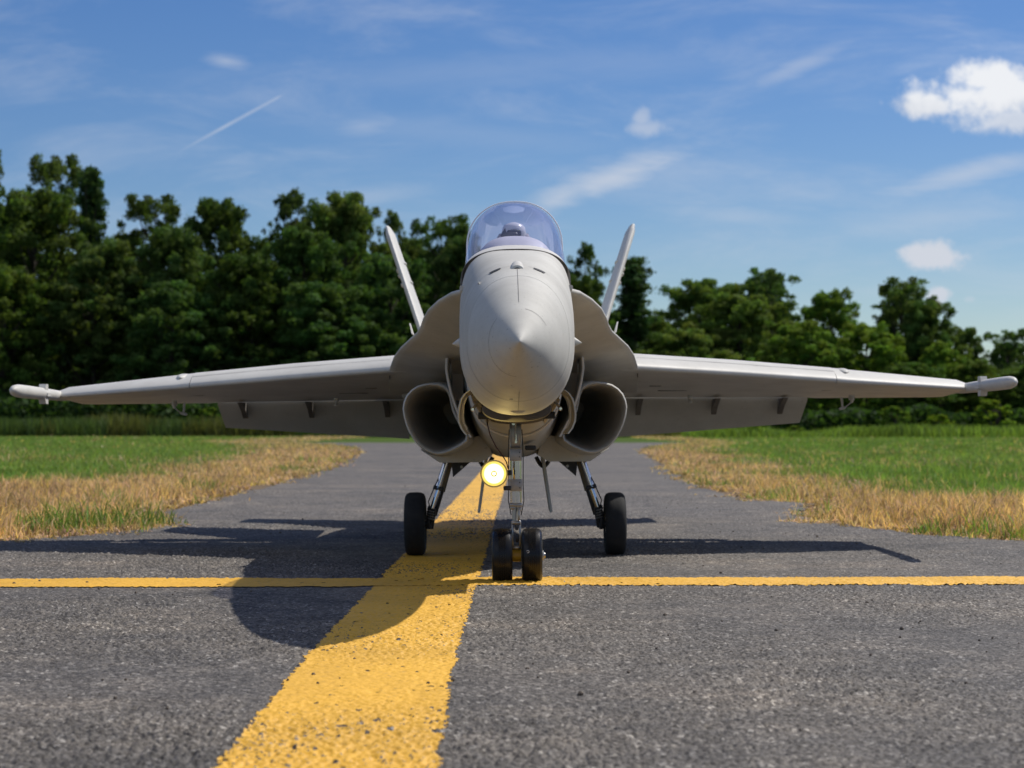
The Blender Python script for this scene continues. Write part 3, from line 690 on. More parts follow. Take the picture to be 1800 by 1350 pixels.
# fuselage stations: D, half width, top, bottom, height of the widest line
ST = [(3.400, .0004, .5070, .5062, .5066), (3.408, .0055, .513, .5008, .5066), (3.43, .0155, .525, .490, .507), (3.47, .034, .5465, .470, .508), (3.52, .0545, .571, .449, .510),
      (3.58, .070, .596, .4315, .513), (3.66, .0850, .6225, .4190, .517), (3.76, .0985, .649, .4075, .521), (3.86, .108, .672, .399, .526),
      (3.96, .1145, .6915, .3925, .53), (4.08, .1195, .7125, .3875, .535), (4.20, .1225, .7320, .3850, .54), (4.30, .1245, .7460, .3845, .545), (4.36, .1255, .7525, .3840, .55)]
def station(D):
    ds = [s[0] for s in ST]; return [float(np.interp(D, ds, [s[i] for s in ST])) for i in range(1, 5)]
def ex(D): return float(np.interp(D, [3.4, 3.7, 4.0, 4.36], [2.0, 2.12, 2.5, 3.7]))
def exb(D): return float(np.interp(D, [3.4, 3.7, 4.2], [2.0, 2.1, 2.3]))
def sec(D, grow=0.0, n=64):
    hw, zt, zb, zm = station(D); return ring(D, hw + grow, zt + grow, zb - grow, zm, ex(D), exb(D), n)
# dense smooth stations by cubic interpolation
def dense(D0, D1, n): return [D0 + (D1 - D0) * i / (n - 1) for i in range(n)]
_ds = np.array([s[0] for s in ST])
def hermite(i):
    ys = np.array([s[i] for s in ST]); dsl = np.gradient(ys, _ds)
    def f(x):
        j = int(np.clip(np.searchsorted(_ds, x) - 1, 0, len(_ds) - 2)); h = _ds[j + 1] - _ds[j]; t = (x - _ds[j]) / h
        return (2*t**3-3*t**2+1)*ys[j] + (t**3-2*t**2+t)*h*dsl[j] + (-2*t**3+3*t**2)*ys[j+1] + (t**3-t**2)*h*dsl[j+1]
    return f
_fs = [hermite(i) for i in range(1, 5)]
def station(D): return [float(f(D)) for f in _fs]
b = MB(); b.loft([sec(D) for D in [3.4, 3.404, 3.408, 3.418, 3.43, 3.45, 3.47, 3.495, 3.52, 3.55, 3.58, 3.62, 3.66, 3.71, 3.755]], True, False)
b.build('nose_cone', PAINT, jet, angle=60)
b = MB(); b.loft([sec(D) for D in dense(3.757, 4.36, 14)], True, False)
AFT = [(4.39, .1255, .745, .384, .55), (4.42, .125, .715, .384, .55), (4.50, .124, .700, .386, .55), (4.62, .124, .695, .378, .55), (4.80, .125, .695, .352, .55), (4.95, .126, .697, .325, .55), (5.12, .128, .70, .300, .545),
       (5.3, .132, .735, .284, .54), (5.6, .14, .745, .272, .53), (6.0, .15, .725, .266, .50), (6.6, .16, .69, .270, .48), (7.1, .15, .63, .29, .46), (7.5, .12, .56, .33, .45)]
b.loft([ring(D, hw, zt, zb, zm, 3.7 if D < 5.3 else 2.6, 2.3 if D < 4.7 else 2.5, 64) for D, hw, zt, zb, zm in [(4.36,) + tuple(station(4.36))] + AFT], False, True)
b.build('fuselage', PAINT, jet, angle=50)
# seam lines: thin dark bands just proud of the skin
def seam_ring(D, w=.0014, a0=0, a1=360, parent=None, name='seam_line', g=.0006):
    bb = MB(); n = 128; i0 = int(a0 / 360 * n); i1 = int(a1 / 360 * n)
    r1 = sec(D - w / 2, g, n); r2 = sec(D + w / 2, g, n)
    idx = [i % n for i in range(i0, i1 + 1)]
    bb.loft([[r1[i] for i in idx], [r2[i] for i in idx]], False, False, False); return bb.build(name, SEAM, parent or jet, smooth=False)
seam_ring(3.7565, .0018, 185, 355); seam_ring(3.52, .0011, 30, 80); seam_ring(3.52, .0009, 135, 265); seam_ring(3.885, .0013, 5, 84); seam_ring(3.885, .0013, 96, 165); 
def long_seam(ang, D0, D1, w=.0012, g=.0006):
    bb = MB(); n = 256; i = int(ang / 360 * n); rows_ = []
    for D in dense(D0, D1, 24):
        r = sec(D, g, n); p = Vector(r[i % n]); t = (Vector(r[(i + 1) % n]) - Vector(r[(i - 1) % n])).normalized() * w / 2
        rows_.append([p - t, p + t])
    bb.loft(rows_, False, False, False); return bb.build('seam_line', SEAM, jet, smooth=False)
long_seam(90, 3.55, 3.85, .0009); long_seam(270, 3.62, 4.12, .0009)
def surf(D, ang, g=0.0):
    hw, zt, zb, zm = station(D); c, s_ = math.cos(R(ang)), math.sin(R(ang)); e = ex(D) if s_ > 0 else exb(D)
    h = (zt - zm) if s_ >= 0 else (zm - zb)
    return Vector(((hw + g) * abs(c) ** (2 / e) * (1 if c >= 0 else -1), W(D), zm + (h + g) * abs(s_) ** (2 / e) * (1 if s_ >= 0 else -1)))
# gun port and the two slots in front of the windscreen
b = MB(); P0 = surf(3.87, 90); b.lathe(P0 + Vector((0, -.020, -.0125)), (0, 1, .28), [(0, .0115), (.002, .0145), (.010, .0155), (.06, .012), (.10, .004)], 20, True)
gp_ = b.build('gun_port', PAINT2, jet)
b = MB(); b.lathe(P0 + Vector((0, -.0222, -.0128)), (0, 1, .28), [(0, .0100), (.004, .0100)], 20); b.build('muzzle', DARK, gp_)
for s_ in (-1, 1):
    b = MB()
    for i, (a0, a1) in enumerate([(63, 76)]):
        top = [surf(3.87 + .012, 90 + s_ * (a - 90), .0012) for a in np.linspace(a0, a1, 8)]; bot = [surf(3.87 - .010 * (1 if j < 6 else .5), 90 + s_ * (a - 90), .0012) for j, a in enumerate(np.linspace(a0 + 2, a1, 8))]
        b.loft([top, bot], False, False, False)
    b.build('gas_slot', DARK, jet, smooth=False)
b = MB(); p1 = surf(3.87, 131, .001); b.box(p1, (.0022, .05, .004)); b.build('static_strip', WHITE, jet)
# small tick mark under the nose
b = MB(); p2 = surf(3.73, 262, .0008); b.box(p2, (.006, .003, .0008)); b.build('access_screw', SEAM, jet)
# alpha probes on either cheek
for s_ in (-1, 1):
    b = MB(); x0 = .119 * s_; b.lathe((x0 - .004 * s_, W(4.14), .537), (s_, -.55, -.12), [(0, .011), (.006, .0105), (.012, .0075), (.019, .0035), (.024, .001)], 18)
    b.build('air_data_probe', PAINT2, jet)
b = MB(); b.lathe((0, W(3.99), .3935), (0, -.2, -1), [(-.01, .017), (.003, .015), (.006, .009)], 24); pr_ = b.build('antenna_blister', PAINT, jet)
# ---- windscreen frame and canopy
def arch(D, hw, zt, zb, n=40, lean=0.0, e=2.25, mid=None):
    """open arch from one sill over the top to the other; lean moves the feet back"""
    if mid is not None:
        up = [p for p in arch(D, hw, zt, mid, n, 0.0, e)]
        sd_ = [zb + (mid - zb) * i / 6 for i in range(6)]
        out = [(hw, W(D), z) for z in sd_] + up + [(-hw, W(D), z) for z in sd_[::-1]]
        return [(x_, y_ + lean * (1 - max(0, (z_ - zb) / (zt - zb)) ** .8), z_) for x_, y_, z_ in out]
    out = []
    for k in range(n + 1):
        a = math.pi * k / n; c, s_ = math.cos(a), math.sin(a)
        xx = hw * abs(c) ** (2 / e) * (1 if c >= 0 else -1); z = zb + (zt - zb) * abs(s_) ** (2 / e)
        out.append((xx, W(D) + lean * (1 - abs(s_) ** 1.0), z))
    return out
# frame at the foot of the windscreen
b = MB()
fa = arch(4.325, .1245, .7515, .655, lean=.14, mid=.675, e=2.6); fb = arch(4.385, .1215, .7655, .672, lean=.16, mid=.69, e=2.5); fc = arch(4.40, .1195, .7635, .672, lean=.16, mid=.69, e=2.5); fd = arch(4.40, .112, .7400, .66, lean=.16, mid=.68, e=2.5)
b.loft([fa, fb, fc, fd], False, False, False); b.build('windscreen_frame', PAINT2, jet)
b = MB(); b.loft([arch(4.322, .1249, .7506, .655, lean=.14, mid=.675, e=2.6), arch(4.3245, .1249, .7518, .655, lean=.14, mid=.675, e=2.6)], False, False, False); b.build('seam_line', SEAM, jet)
CAN = [(4.392, .1185, .7635), (4.43, .1185, .797), (4.48, .1175, .832), (4.54, .117, .862), (4.60, .1165, .882), (4.66, .116, .8925), (4.70, .1155, .895), (4.78, .115, .895), (4.9, .114, .888), (5.05, .11, .868), (5.2, .104, .835), (5.35, .095, .785), (5.42, .09, .752)]
b = MB(); b.loft([arch(D, hw, zt, .668 + .004 * (D < 4.45), lean=max(0, .16 - (D - 4.392) * .52), e=2.2, mid=float(np.interp(D, [4.39, 4.5, 4.7, 5.0, 5.2, 5.42], [.69, .735, .785, .775, .74, .70]))) for D, hw, zt in [(a_, b_ * (.985 if a_ < 4.5 else .965), c_) for a_, b_, c_ in CAN]], False, False, False)
can = b.build('canopy', GLASS, jet, angle=60)
b = MB()
for (D, hw, zt, t) in ((4.66, .1132, .8945, .0019),):
    b.tube([(x_, y_, z_) for x_, y_, z_ in arch(D, hw, zt, .665, e=2.2, mid=.785)], t, 8)
b.build('canopy_bow', mat('pale_bow', (.9, .9, .93), .25), can)
b = MB()
for s_ in (-1, 1): b.tube([(s_ * .121, W(D), .668) for D in (4.50, 4.8, 5.1)] + [(s_ * .10, W(5.42), .70)], .006, 8)
b.build('canopy_sill', PAINT2, can)
# cockpit: tub, glare shield, seat, pilot
b = MB(); b.loft([[(-.105, W(4.50), .745), (.105, W(4.50), .745)], [(-.105, W(5.3), .745), (.105, W(5.3), .745)]], False, False, False); b.build('cockpit_floor', mat('cockpit_grey', (.24, .24, .26), .7), jet, smooth=False)
b = MB(); b.loft([arch(D, hw, zt, .70, e=2.6) for D, hw, zt in ((4.44, .06, .762), (4.47, .082, .785), (4.53, .094, .800), (4.60, .095, .800), (4.61, .09, .77))], False, False, False); b.build('glare_shield', mat('pale_shield', (.62, .60, .62), .6), jet)
b = MB(); b.box((-.012, W(4.585), .806), (.040, .03, .014), bev=.004); b.prism([(-.034, W(4.58), .806), (-.018, W(4.58), .806), (-.022, W(4.59), .826)], (0, .008, 0)); b.build('head_up_display', GUN, jet)
b = MB(); b.box((0, W(5.03), .79), (.085, .03, .13), bev=.01); b.box((0, W(5.0), .855), (.055, .03, .04), bev=.008); b.build('ejection_seat', mat('seat_pad', (.42, .40, .44), .8), jet)
b = MB()
b.loft([[(x_, W(4.92) + y_, z_) for x_, y_ in [(hw * math.cos(2 * math.pi * k / 20), dp * math.sin(2 * math.pi * k / 20)) for k in range(20)]] for z_, hw, dp in ((.742, .045, .03), (.77, .052, .032), (.79, .055, .03), (.805, .045, .024), (.812, .016, .014), (.82, .014, .014), (.826, .018, .019), (.84, .023, .025), (.853, .022, .025), (.864, .012, .014))])
b.build('pilot_figure', mat('pale_flight_suit', (.38, .38, .36), .8), jet, angle=60)
b = MB(); b.lathe((0, W(4.925), .846), (0, 0, 1), [(-.016, .026), (0, .031), (.014, .028), (.022, .020), (.027, .006)], 20); b.build('helmet', mat('white_helmet', (.75, .75, .76), .25), jet)
b = MB(); b.box((0, W(4.893), .842), (.036, .012, .016), bev=.004); b.build('visor', mat('dark_visor', (.01, .01, .012), .1), jet)

# ---- leading edge extensions: thin plates that widen aft into the wing root
EDGE = [(100, 505, 4.20), (98, 511, 4.27), (116, 516, 4.40), (136, 528, 4.58), (153, 544, 4.73), (162, 560, 4.84), (166, 573, 4.90), (172, 584, 4.94), (186, 597, 5.02), (201, 611, 5.14), (212, 627, 5.32), (218, 645, 5.52), (220, 660, 5.66), (219, 676, 5.80), (217, 690, 5.95)]
BOT = [(4.2, .645), (4.6, .625), (4.9, .562), (5.0, .540), (5.3, .508), (5.66, .483), (5.95, .470)]
for s_ in (-1, 1):
    b = MB(); rg = []
    for off, yy1, D in EDGE:
        x1, y1, z1 = q(off, yy1, D); zb = float(np.interp(D, [p[0] for p in BOT], [p[1] for p in BOT])); zi = z1 + float(np.interp(D, [4.2, 4.7, 5.9], [.003, .03, .09]))
        x0 = .085; th = .0045
        def L_(t, za, zb_, pw): return (x0 + (x1 - x0) * t, za + (zb_ - za) * t ** pw)
        tp = [L_(t, zi, z1 + th, 1.6) for t in (0, .3, .6, .8, .93)]; bt = [L_(t, zb, z1 - th, 1.25) for t in (.93, .8, .6, .3, 0)]
        pts = [(u_, v_) for u_, v_ in tp] + [(x1 - .001, z1 + th * .7), (x1, z1), (x1 - .001, z1 - th * .7)] + bt
        rg.append([(s_ * u_, y1, v_) for u_, v_ in pts])
    b.loft(rg); b.build('leading_edge_extension', PAINT, jet, angle=60)
    # small upright fence on the extension
    b = MB(); f0 = q(178, 577, 5.25); f0 = (f0[0], f0[1], f0[2] - .012); b.prism([(s_ * f0[0], f0[1], f0[2]), (s_ * f0[0], f0[1] + .09, f0[2]), (s_ * f0[0] + s_ * .008, f0[1] + .06, f0[2] + .03), (s_ * f0[0] + s_ * .008, f0[1] + .045, f0[2] + .03)], (s_ * .0035, 0, 0)); b.build('wing_fence', PAINT2, jet, smooth=False)

# ---- intakes
IN = [(197.5, 717), (195.5, 705), (190.5, 693.5), (182, 684), (172, 677.5), (160, 674), (148, 672.5), (135, 673.5), (125, 676.5), (118, 681.5), (113, 692), (110, 704), (106, 719), (100, 733), (94, 745), (88, 756), (82, 767), (84, 776), (93, 783), (104, 789), (115, 794), (126, 797.5), (135, 798.5), (144, 797.5), (154, 793), (163, 788), (171, 781), (178.5, 772), (186, 759), (191.5, 746), (195.5, 731)]
def inr(s_, D, grow=0.0, dx=0.0, dz=0.0, shrink=1.0, Dr=5.12):
    pts = [Vector((o_ / F * Dr, 0, CAM_H + (752 - y_) / F * Dr)) for o_, y_ in IN]; c = sum(pts, Vector()) / len(pts); out = []
    for p in pts:
        d_ = (p - c); d_ = d_ * shrink + d_.normalized() * grow; out.append((s_ * (c.x + d_.x + dx), W(D), c.z + d_.z + dz))
    return out
for s_ in (-1, 1):
    b = MB()
    rg = [inr(s_, 5.75, -.02, -.03, .02, .55), inr(s_, 5.6, -.016, -.02, .01, .80), inr(s_, 5.4, -.012, -.01, .005, .92), inr(s_, 5.22, -.0095), inr(s_, 5.14, -.008),
          inr(s_, 5.124, -.006), inr(s_, 5.118, -.0035), inr(s_, 5.12, -.001), inr(s_, 5.128, .0005), inr(s_, 5.16, .002), inr(s_, 5.4, .010, -.01), inr(s_, 5.8, .012, -.02, -.004), inr(s_, 6.4, .008, -.045, .01), inr(s_, 7.0, -.002, -.08, .03), inr(s_, 7.35, -.01, -.10, .05)]
    b.loft(rg[3:], False, False); nb = b.build('intake', PAINT, jet, angle=60)
    b = MB(); b.loft(rg[:4], True, False); b.build('intake_duct', DUCT, nb)
    # angular belly fairing under the intake
    b = MB(); pts = [(166, 789), (132, 812), (60, 812), (40, 800), (50, 764), (76, 768), (81, 779), (92, 787), (112, 797), (135, 801), (152, 797)]
    b.loft([[(s_ * o_ / F * D, W(D), CAM_H + (752 - y_) / F * D) for o_, y_ in pts] for D in (5.32, 5.42)] + [[(s_ * o_ / F * 5.42, W(6.6), CAM_H + (752 - y_) / F * 5.42) for o_, y_ in pts]])
    b.build('belly_fairing', PAINT, jet, angle=20)
    b = MB(); b.lathe((s_ * .105, W(7.3), .43), (0, 1, 0), [(0, .095), (.2, .088), (.38, .072), (.38, .066), (.2, .07), (.1, .03)], 32); b.build('exhaust_nozzle', GUN, jet)
    # splitter plate: curved wall standing off the fuselage
    sp = [(117, 628), (118, 648), (115, 668), (110, 690), (103, 712), (95, 733), (85, 752), (76, 768)]
    b = MB(); rg = []
    for D, g_ in ((5.22, 0), (5.03, 0), (5.022, .0015), (5.022, .0055), (5.03, .007), (5.22, .007)):
        rg.append([(s_ * (o_ / F * 5.03 + g_ * .95), W(D), CAM_H + (752 - y_) / F * 5.03 - g_ * .1) for o_, y_ in sp])
    b.loft(rg, False, False, False); b.build('splitter_plate', PAINT2, jet, angle=50)
    b = MB(); b.loft([[(s_ * .1355, W(D), z) , (s_ * .165, W(D), z)] for D, z in ((5.22, .43), (5.20, .50), (5.12, .54))], False, False, False)
    b.build('diverter_ramp', PAINT2, jet)

# ---- wings
def wing_sec(s_, x, Dl, Dt, zl, zt_, t, tt, n=14):
    """closed section: leading edge (Dl, zl) to aft edge (Dt, zt_)"""
    up, lo = [], []
    for u_ in (0, .004, .012, .03, .06, .10, .15, .20, .25, .32, .45, .6, .8, 1.0):
        D = Dl + (Dt - Dl) * u_
        f = float(np.interp(u_, [0, .004, .012, .03, .06, .10, .15, .20, .25, .32], [0, .13, .22, .36, .53, .72, .89, .98, 1.0, .98]))
        zu = zl + t * f if u_ <= .25 else zl + t + (zt_ + tt - zl - t) * ((u_ - .25) / .75) ** 1.25
        g_ = float(np.interp(u_, [0, .004, .012, .03, .06], [0, .10, .16, .18, .18]))
        zd = zl - t * g_ + (zt_ - tt * .4 - zl + t * .18) * u_ ** 1.05
        up.append((s_ * x, W(D), zu)); lo.append((s_ * x, W(D), min(zd, zu)))
    return up + lo[::-1][:-1]
WS = [(.30, 5.50, 6.36, .526, .457, .047, .008), (.352, 5.55, 6.36, .524, .455, .047, .008), (.65, 5.68, 6.345, .508, .452, .046, .008), (.955, 5.80, 6.33, .489, .450, .042, .008), (1.0, 5.82, 6.44, .486, .447, .041, .003), (1.36, 5.94, 6.36, .4655, .4455, .028, .003), (1.385, 5.965, 6.33, .464, .446, .022, .002)]
LEDG = [s[:2] for s in WS]
for s_ in (-1, 1):
    b = MB(); b.loft([wing_sec(s_, *w_) for w_ in WS[:4]]); wing = b.build('wing', PAINT2, jet, angle=60)
    b = MB(); b.loft([wing_sec(s_, *w_) for w_ in [(.957, 5.8005, 6.42, .489, .449, .042, .003)] + WS[4:]]); b.build('outer_wing_panel', PAINT2, wing, angle=60)
    # fold fairing on the upper side
    b = MB(); x0 = .992; rg = []
    for D, r_ in ((5.86, .002), (5.88, .010), (5.92, .0155), (5.98, .018), (6.1, .018), (6.36, .006)):
        rg.append([(s_ * x0 + r_ * 1.5 * math.cos(2 * math.pi * k / 20), W(D), (.5145 - max(0, D - 5.97) * .09) + r_ * .9 * math.sin(2 * math.pi * k / 20)) for k in range(20)])
    b.loft(rg); b.build('fold_fairing', PAINT2, wing)
    # flap hanging below the hinge line
    b = MB(); rg = []
    for x, z1, z2, D2 in ((.34, .452, .3235, 6.47), (.955, .449, .3655, 6.46)):
        rg.append([(s_ * x, W(6.365), z1 + .006), (s_ * x, W(6.362), z1 - .002), (s_ * x, W(6.372), z1 - .014), (s_ * (x - (.012 if x > .9 else 0)), W(D2), z2), (s_ * (x - (.012 if x > .9 else 0)), W(D2 + .004), z2 + .002), (s_ * x, W(6.395), z1 - .004), (s_ * x, W(6.385), z1 + .006)])
    b.loft(rg); b.build('flap', PAINT, wing, angle=30)
    # flap hinge fairings
    for off in (219, 354, 472):
        x0 = off / F * 6.30; b = MB()
        b.prism([(s_ * x0, W(6.24), .4455), (s_ * x0, W(6.37), .4445), (s_ * x0, W(6.40), .3965), (s_ * x0, W(6.385), .3945), (s_ * x0, W(6.33), .420)], (s_ * .015, 0, 0)); b.build('hinge_fairing', HINGE, wing, smooth=False)
    # store hooks under the wing
    for off, big_ in ((311, 0), (595, 1)):
        x0 = off / F * 6.05; b = MB(); zz = .452 if not big_ else .447
        b.box((s_ * x0, W(6.05), zz - .006), (.012, .035, .016), bev=.002)
        if big_:
            b.tube([(s_ * (x0 + .001), W(6.03), zz - .008), (s_ * (x0 - .004), W(6.03), zz - .021)], [.006, .0045], 8)
            b.tube([(s_ * (x0 - .003), W(6.03), zz - .020), (s_ * (x0 - .022), W(6.045), zz - .036)], .0018, 6)
            b.tube([(s_ * (x0 - .031), W(6.05), zz - .004), (s_ * (x0 - .028), W(6.05), zz - .034)], [.0042, .0032], 8)
            b.lathe((s_ * (x0 - .028), W(6.05), zz - .038), (s_, 0, .25), [(-.012, .0015), (-.008, .0048), (.006, .0045), (.012, .002)], 10)
        else: b.lathe((s_ * x0, W(6.04), zz - .010), (0, 0, -1), [(0, .003), (.007, .004), (.010, .0065), (.013, .006), (.015, .002)], 12)
        b.build('store_hook', PAINT2, wing)
    # thin seams on the underside
    for off, Dm, ln in ((250, 5.98, .035), (280, 6.12, .09), (540, 6.1, .09)):
        b = MB(); x0 = off / F * Dm; Dl_ = float(np.interp(x0, [w_[0] for w_ in WS], [w_[1] for w_ in WS])); Dt_ = 6.36 if x0 < .95 else 6.42
        zl_ = float(np.interp(x0, [w_[0] for w_ in WS], [w_[3] for w_ in WS])); u_ = (Dm - Dl_) / (Dt_ - Dl_); t__ = .046
        z_ = zl_ - t__ * .18 + (.449 - zl_ + t__ * .18) * u_ ** 1.05
        b.box((s_ * x0, W(Dm), z_), (ln, .003, .003)); b.build('panel_seam', SEAM, wing, smooth=False)
    # slat line along the bright leading edge, and the crooked gap at the wing root
    for u_, zf in ((.085, .665),):
        b = MB(); rg = []
        for x, Dl_, Dt_, zl_, zt__, t__, tt__ in WS[1:4]:
            D_ = Dl_ + (Dt_ - Dl_) * u_; rg.append([(s_ * x, W(D_), zl_ + t__ * zf + .0009), (s_ * x, W(D_ + .0025), zl_ + t__ * (zf + .01) + .0010)])
        b.loft(rg, False, False, False); b.build('slat_line', SEAM, wing, smooth=False)
    b = MB(); b.tube([(s_ * .3535, W(5.60), .508), (s_ * .360, W(5.70), .500), (s_ * .352, W(5.80), .489), (s_ * .366, W(6.0), .472)], .0016, 6); b.build('root_gap', SEAM, wing)
    # wingtip rail with its little fins
    b = MB(); rg = [(0, .0004), (.004, .007), (.012, .0125), (.03, .0175), (.06, .0205), (.10, .0212), (.17, .0212), (.26, .0208), (.36, .0200), (.62, .0170), (.75, .012)]
    b.lathe((s_ * 1.386, W(5.43), .4725), (0, 1, -.01), [(d_, r_ * .88) for d_, r_ in rg], 24); rail = b.build('wingtip_rail', PAINT2, jet, angle=60)
    for a in (45, 135, 225, 315):
        b = MB(); c, sn = math.cos(R(a)), math.sin(R(a)); M = Matrix.Rotation(R(-a), 3, 'Y')
    b = MB()
    for zz in (1, -1):
        b.prism([(s_ * 1.392, W(5.76), .468 + zz * .012), (s_ * 1.392, W(5.80), .468 + zz * .012), (s_ * 1.392, W(5.80), .468 + zz * .029), (s_ * 1.392, W(5.772), .468 + zz * .029)], (s_ * -.020, 0, 0))
    b.box((s_ * 1.377, W(5.79), .4665), (.022, .045, .014), bev=.002)
    b.build('rail_fin', PAINT2, rail, smooth=False)
# ---- tail
for s_ in (-1, 1):
    b = MB(); b.loft([[(s_ * .10, W(D), .50), (s_ * x_, W(D), .462), (s_ * (x_ + .006), W(D), .455), (s_ * x_, W(D), .448), (s_ * .10, W(D), .42)] for D, x_ in ((5.90, .33), (6.30, .345), (6.60, .325), (6.95, .30), (7.25, .26))]); b.build('tail_shelf', PAINT, jet)
    b = MB(); rg = []
    for t in (0, .25, .5, .75, .94, 1.0):
        x0 = .262 + (.4585 - .262) * t; z0 = .58 + (1.110 - .58) * t; D0 = 6.30 + .92 * t + (.05 if t == 1 else 0); ch = .78 - .42 * t - (.08 if t == 1 else 0); th = .030 - .002 * t - (.012 if t == 1 else 0)
        c_, n_ = .94, .34
        pr = [(0, 0), (.02, .30), (.06, .5), (.2, .8), (.45, 1), (.75, .6), (1, .1)]
        pr = [(u_, v_) for u_, v_ in pr] + [(u_, -v_) for u_, v_ in pr[::-1][:-1]]
        rg.append([(s_ * (x0 + v_ * th * .62 * c_), W(D0 + u_ * ch), z0 - v_ * th * .5 * n_) for u_, v_ in pr])
    b.loft(rg); fin = b.build('tail_fin', PAINT2, jet, angle=50)
    b = MB()
    for t, sd_ in ((.55, 1), (.66, 1), (.55, -1), (.70, -1), (.62, 1)):
        x0 = .262 + .1965 * t; z0 = .58 + .53 * t; b.lathe((s_ * (x0 + sd_ * .014), W(6.45 + .92 * t), z0 + (-.004 * sd_)), (0, 1, 0), [(-.04, .001), (-.01, .006), (.05, .007), (.12, .002)], 10)
    b.build('tail_fairing', PAINT2, fin)
    b = MB(); rg = []
    for x, Dl, Dt, t, z in ((.17, 6.95, 7.72, .018, .40), (.30, 7.1, 7.75, .016, .392), (.79, 7.55, 7.88, .006, .365)):
        rg.append([(s_ * x, W(Dl + (Dt - Dl) * u_), z + v_ * t) for u_, v_ in ((0, 0), (.05, .4), (.3, 1), (.7, .6), (1, 0), (.7, -.6), (.3, -1), (.05, -.4))])
    b.loft(rg); b.build('stabilator', PAINT2, jet, angle=50)

# ---- nose gear
DN = 4.53
def tyre(b, c, r, wd, groove=True, n=64):
    h = wd / 2; pr = [(-h * .62, r * .52), (-h * .86, r * .60), (-h * .98, r * .72), (-h, r * .80), (-h * .93, r * .89), (-h * .76, r * .955), (-h * .5, r * .988)]
    mid = []
    if groove:
        for g_ in (-.30, -.10, .10, .30): mid += [(h * (g_ - .025), r * .998), (h * (g_ - .02), r * .978), (h * (g_ + .02), r * .978), (h * (g_ + .025), r * .998)]
    else:
        mid = [(0, r)]
    pr = pr + mid + [(-a_, r_) for a_, r_ in pr[::-1]]
    b.lathe(c, (1, 0, 0), pr, n, True)
b = MB(); b.tube([(0, W(4.60), .40), (0, W(DN + .012), .303)], .0155, 20); 
ng = None
b = MB()
ngx = -.0025
def nz(y, D=DN): return CAM_H + (752 - y) / F * D
# upper leg: U channel from the bay down to the collar
b.box((ngx, W(DN + .010), (nz(738) + nz(787)) / 2), (.027, .010, nz(738) - nz(787)), bev=.002)
b.box((ngx - .0122, W(DN), (nz(738) + nz(787)) / 2), (.0032, .022, nz(738) - nz(787)), bev=.001)
b.box((ngx + .0122, W(DN), (nz(738) + nz(787)) / 2), (.0032, .022, nz(738) - nz(787)), bev=.001)
b.tube([(ngx, W(DN + .02), .43), (ngx, W(DN + .012), nz(745))], .008, 12)
ng = b.build('nose_gear_leg', STEEL, jet, angle=35)
SATIN = dirty('satin_steel', (.50, .48, .46), (.42, .40, .38), .5, metal=.3, scale=30)
for ya_, yb_ in ((789, 810), (842, 863)):
    b = MB(); b.box((ngx, W(DN), (nz(ya_) + nz(yb_)) / 2), (.0285, .028, nz(ya_) - nz(yb_)), bev=.002); b.build('leg_collar', SATIN, ng)
b = MB(); b.tube([(ngx, W(DN), nz(808)), (ngx, W(DN), nz(844))], .0128, 24); b.tube([(ngx, W(DN), nz(862)), (ngx, W(DN), nz(884))], .0128, 24); b.build('oleo_cylinder', CHROME, ng)
b = MB(); b.tube([(ngx + .001, W(DN - .013), nz(742)), (ngx + .001, W(DN - .013), nz(777))], .0022, 8); b.lathe((ngx + .001, W(DN - .016), nz(777)), (0, -1, 0), [(0, .003), (.003, .003)], 10)
b.lathe((ngx - .004, W(DN - .0), nz(744)), (0, -1, 0), [(0, .0045), (.006, .0045)], 14); b.build('retract_rod', CHROME, ng)
b = MB(); b.lathe((ngx - .0045, W(DN + .004), nz(743)), (0, -1, 0), [(0, .0035), (.0005, .0035)], 14); b.build('pivot_hole', DARK, ng)
# lower leg, torque links, fork
b = MB(); b.box((ngx, W(DN), nz(887)), (.030, .024, .009), bev=.002)
b.tube([(ngx - .003, W(DN), nz(888)), (ngx - .003, W(DN), nz(918))], .0062, 14)
b.box((ngx - .008, W(DN - .006), nz(892)), (.012, .012, .008), bev=.002); b.box((ngx + .008, W(DN - .006), nz(895)), (.010, .010, .010), bev=.002)
b.box((ngx + .006, W(DN - .012), nz(905)), (.006, .008, .024), bev=.001)
b.box((ngx, W(DN), nz(918)), (.022, .022, .009), bev=.002)
for s_ in (-1, 1): b.box((ngx + s_ * .0085, W(DN), (nz(918) + nz(960)) / 2), (.0048, .016, nz(918) - nz(960)), bev=.001)
b.box((ngx, W(DN), nz(962)), (.0215, .018, .008), bev=.002)
b.build('fork', STEEL, ng)
b = MB(); b.box((ngx + .001, W(DN - .004), nz(925)), (.008, .012, .016), bev=.002); b.box((ngx + .002, W(DN), nz(945)), (.007, .01, .02), bev=.001); b.build('steering_block', GUN, ng)
b = MB(); b.lathe((ngx - .0105, W(DN), .0635), (1, 0, 0), [(0, .0145), (.021, .0145)], 24); b.build('axle_sleeve', YBAND, ng)
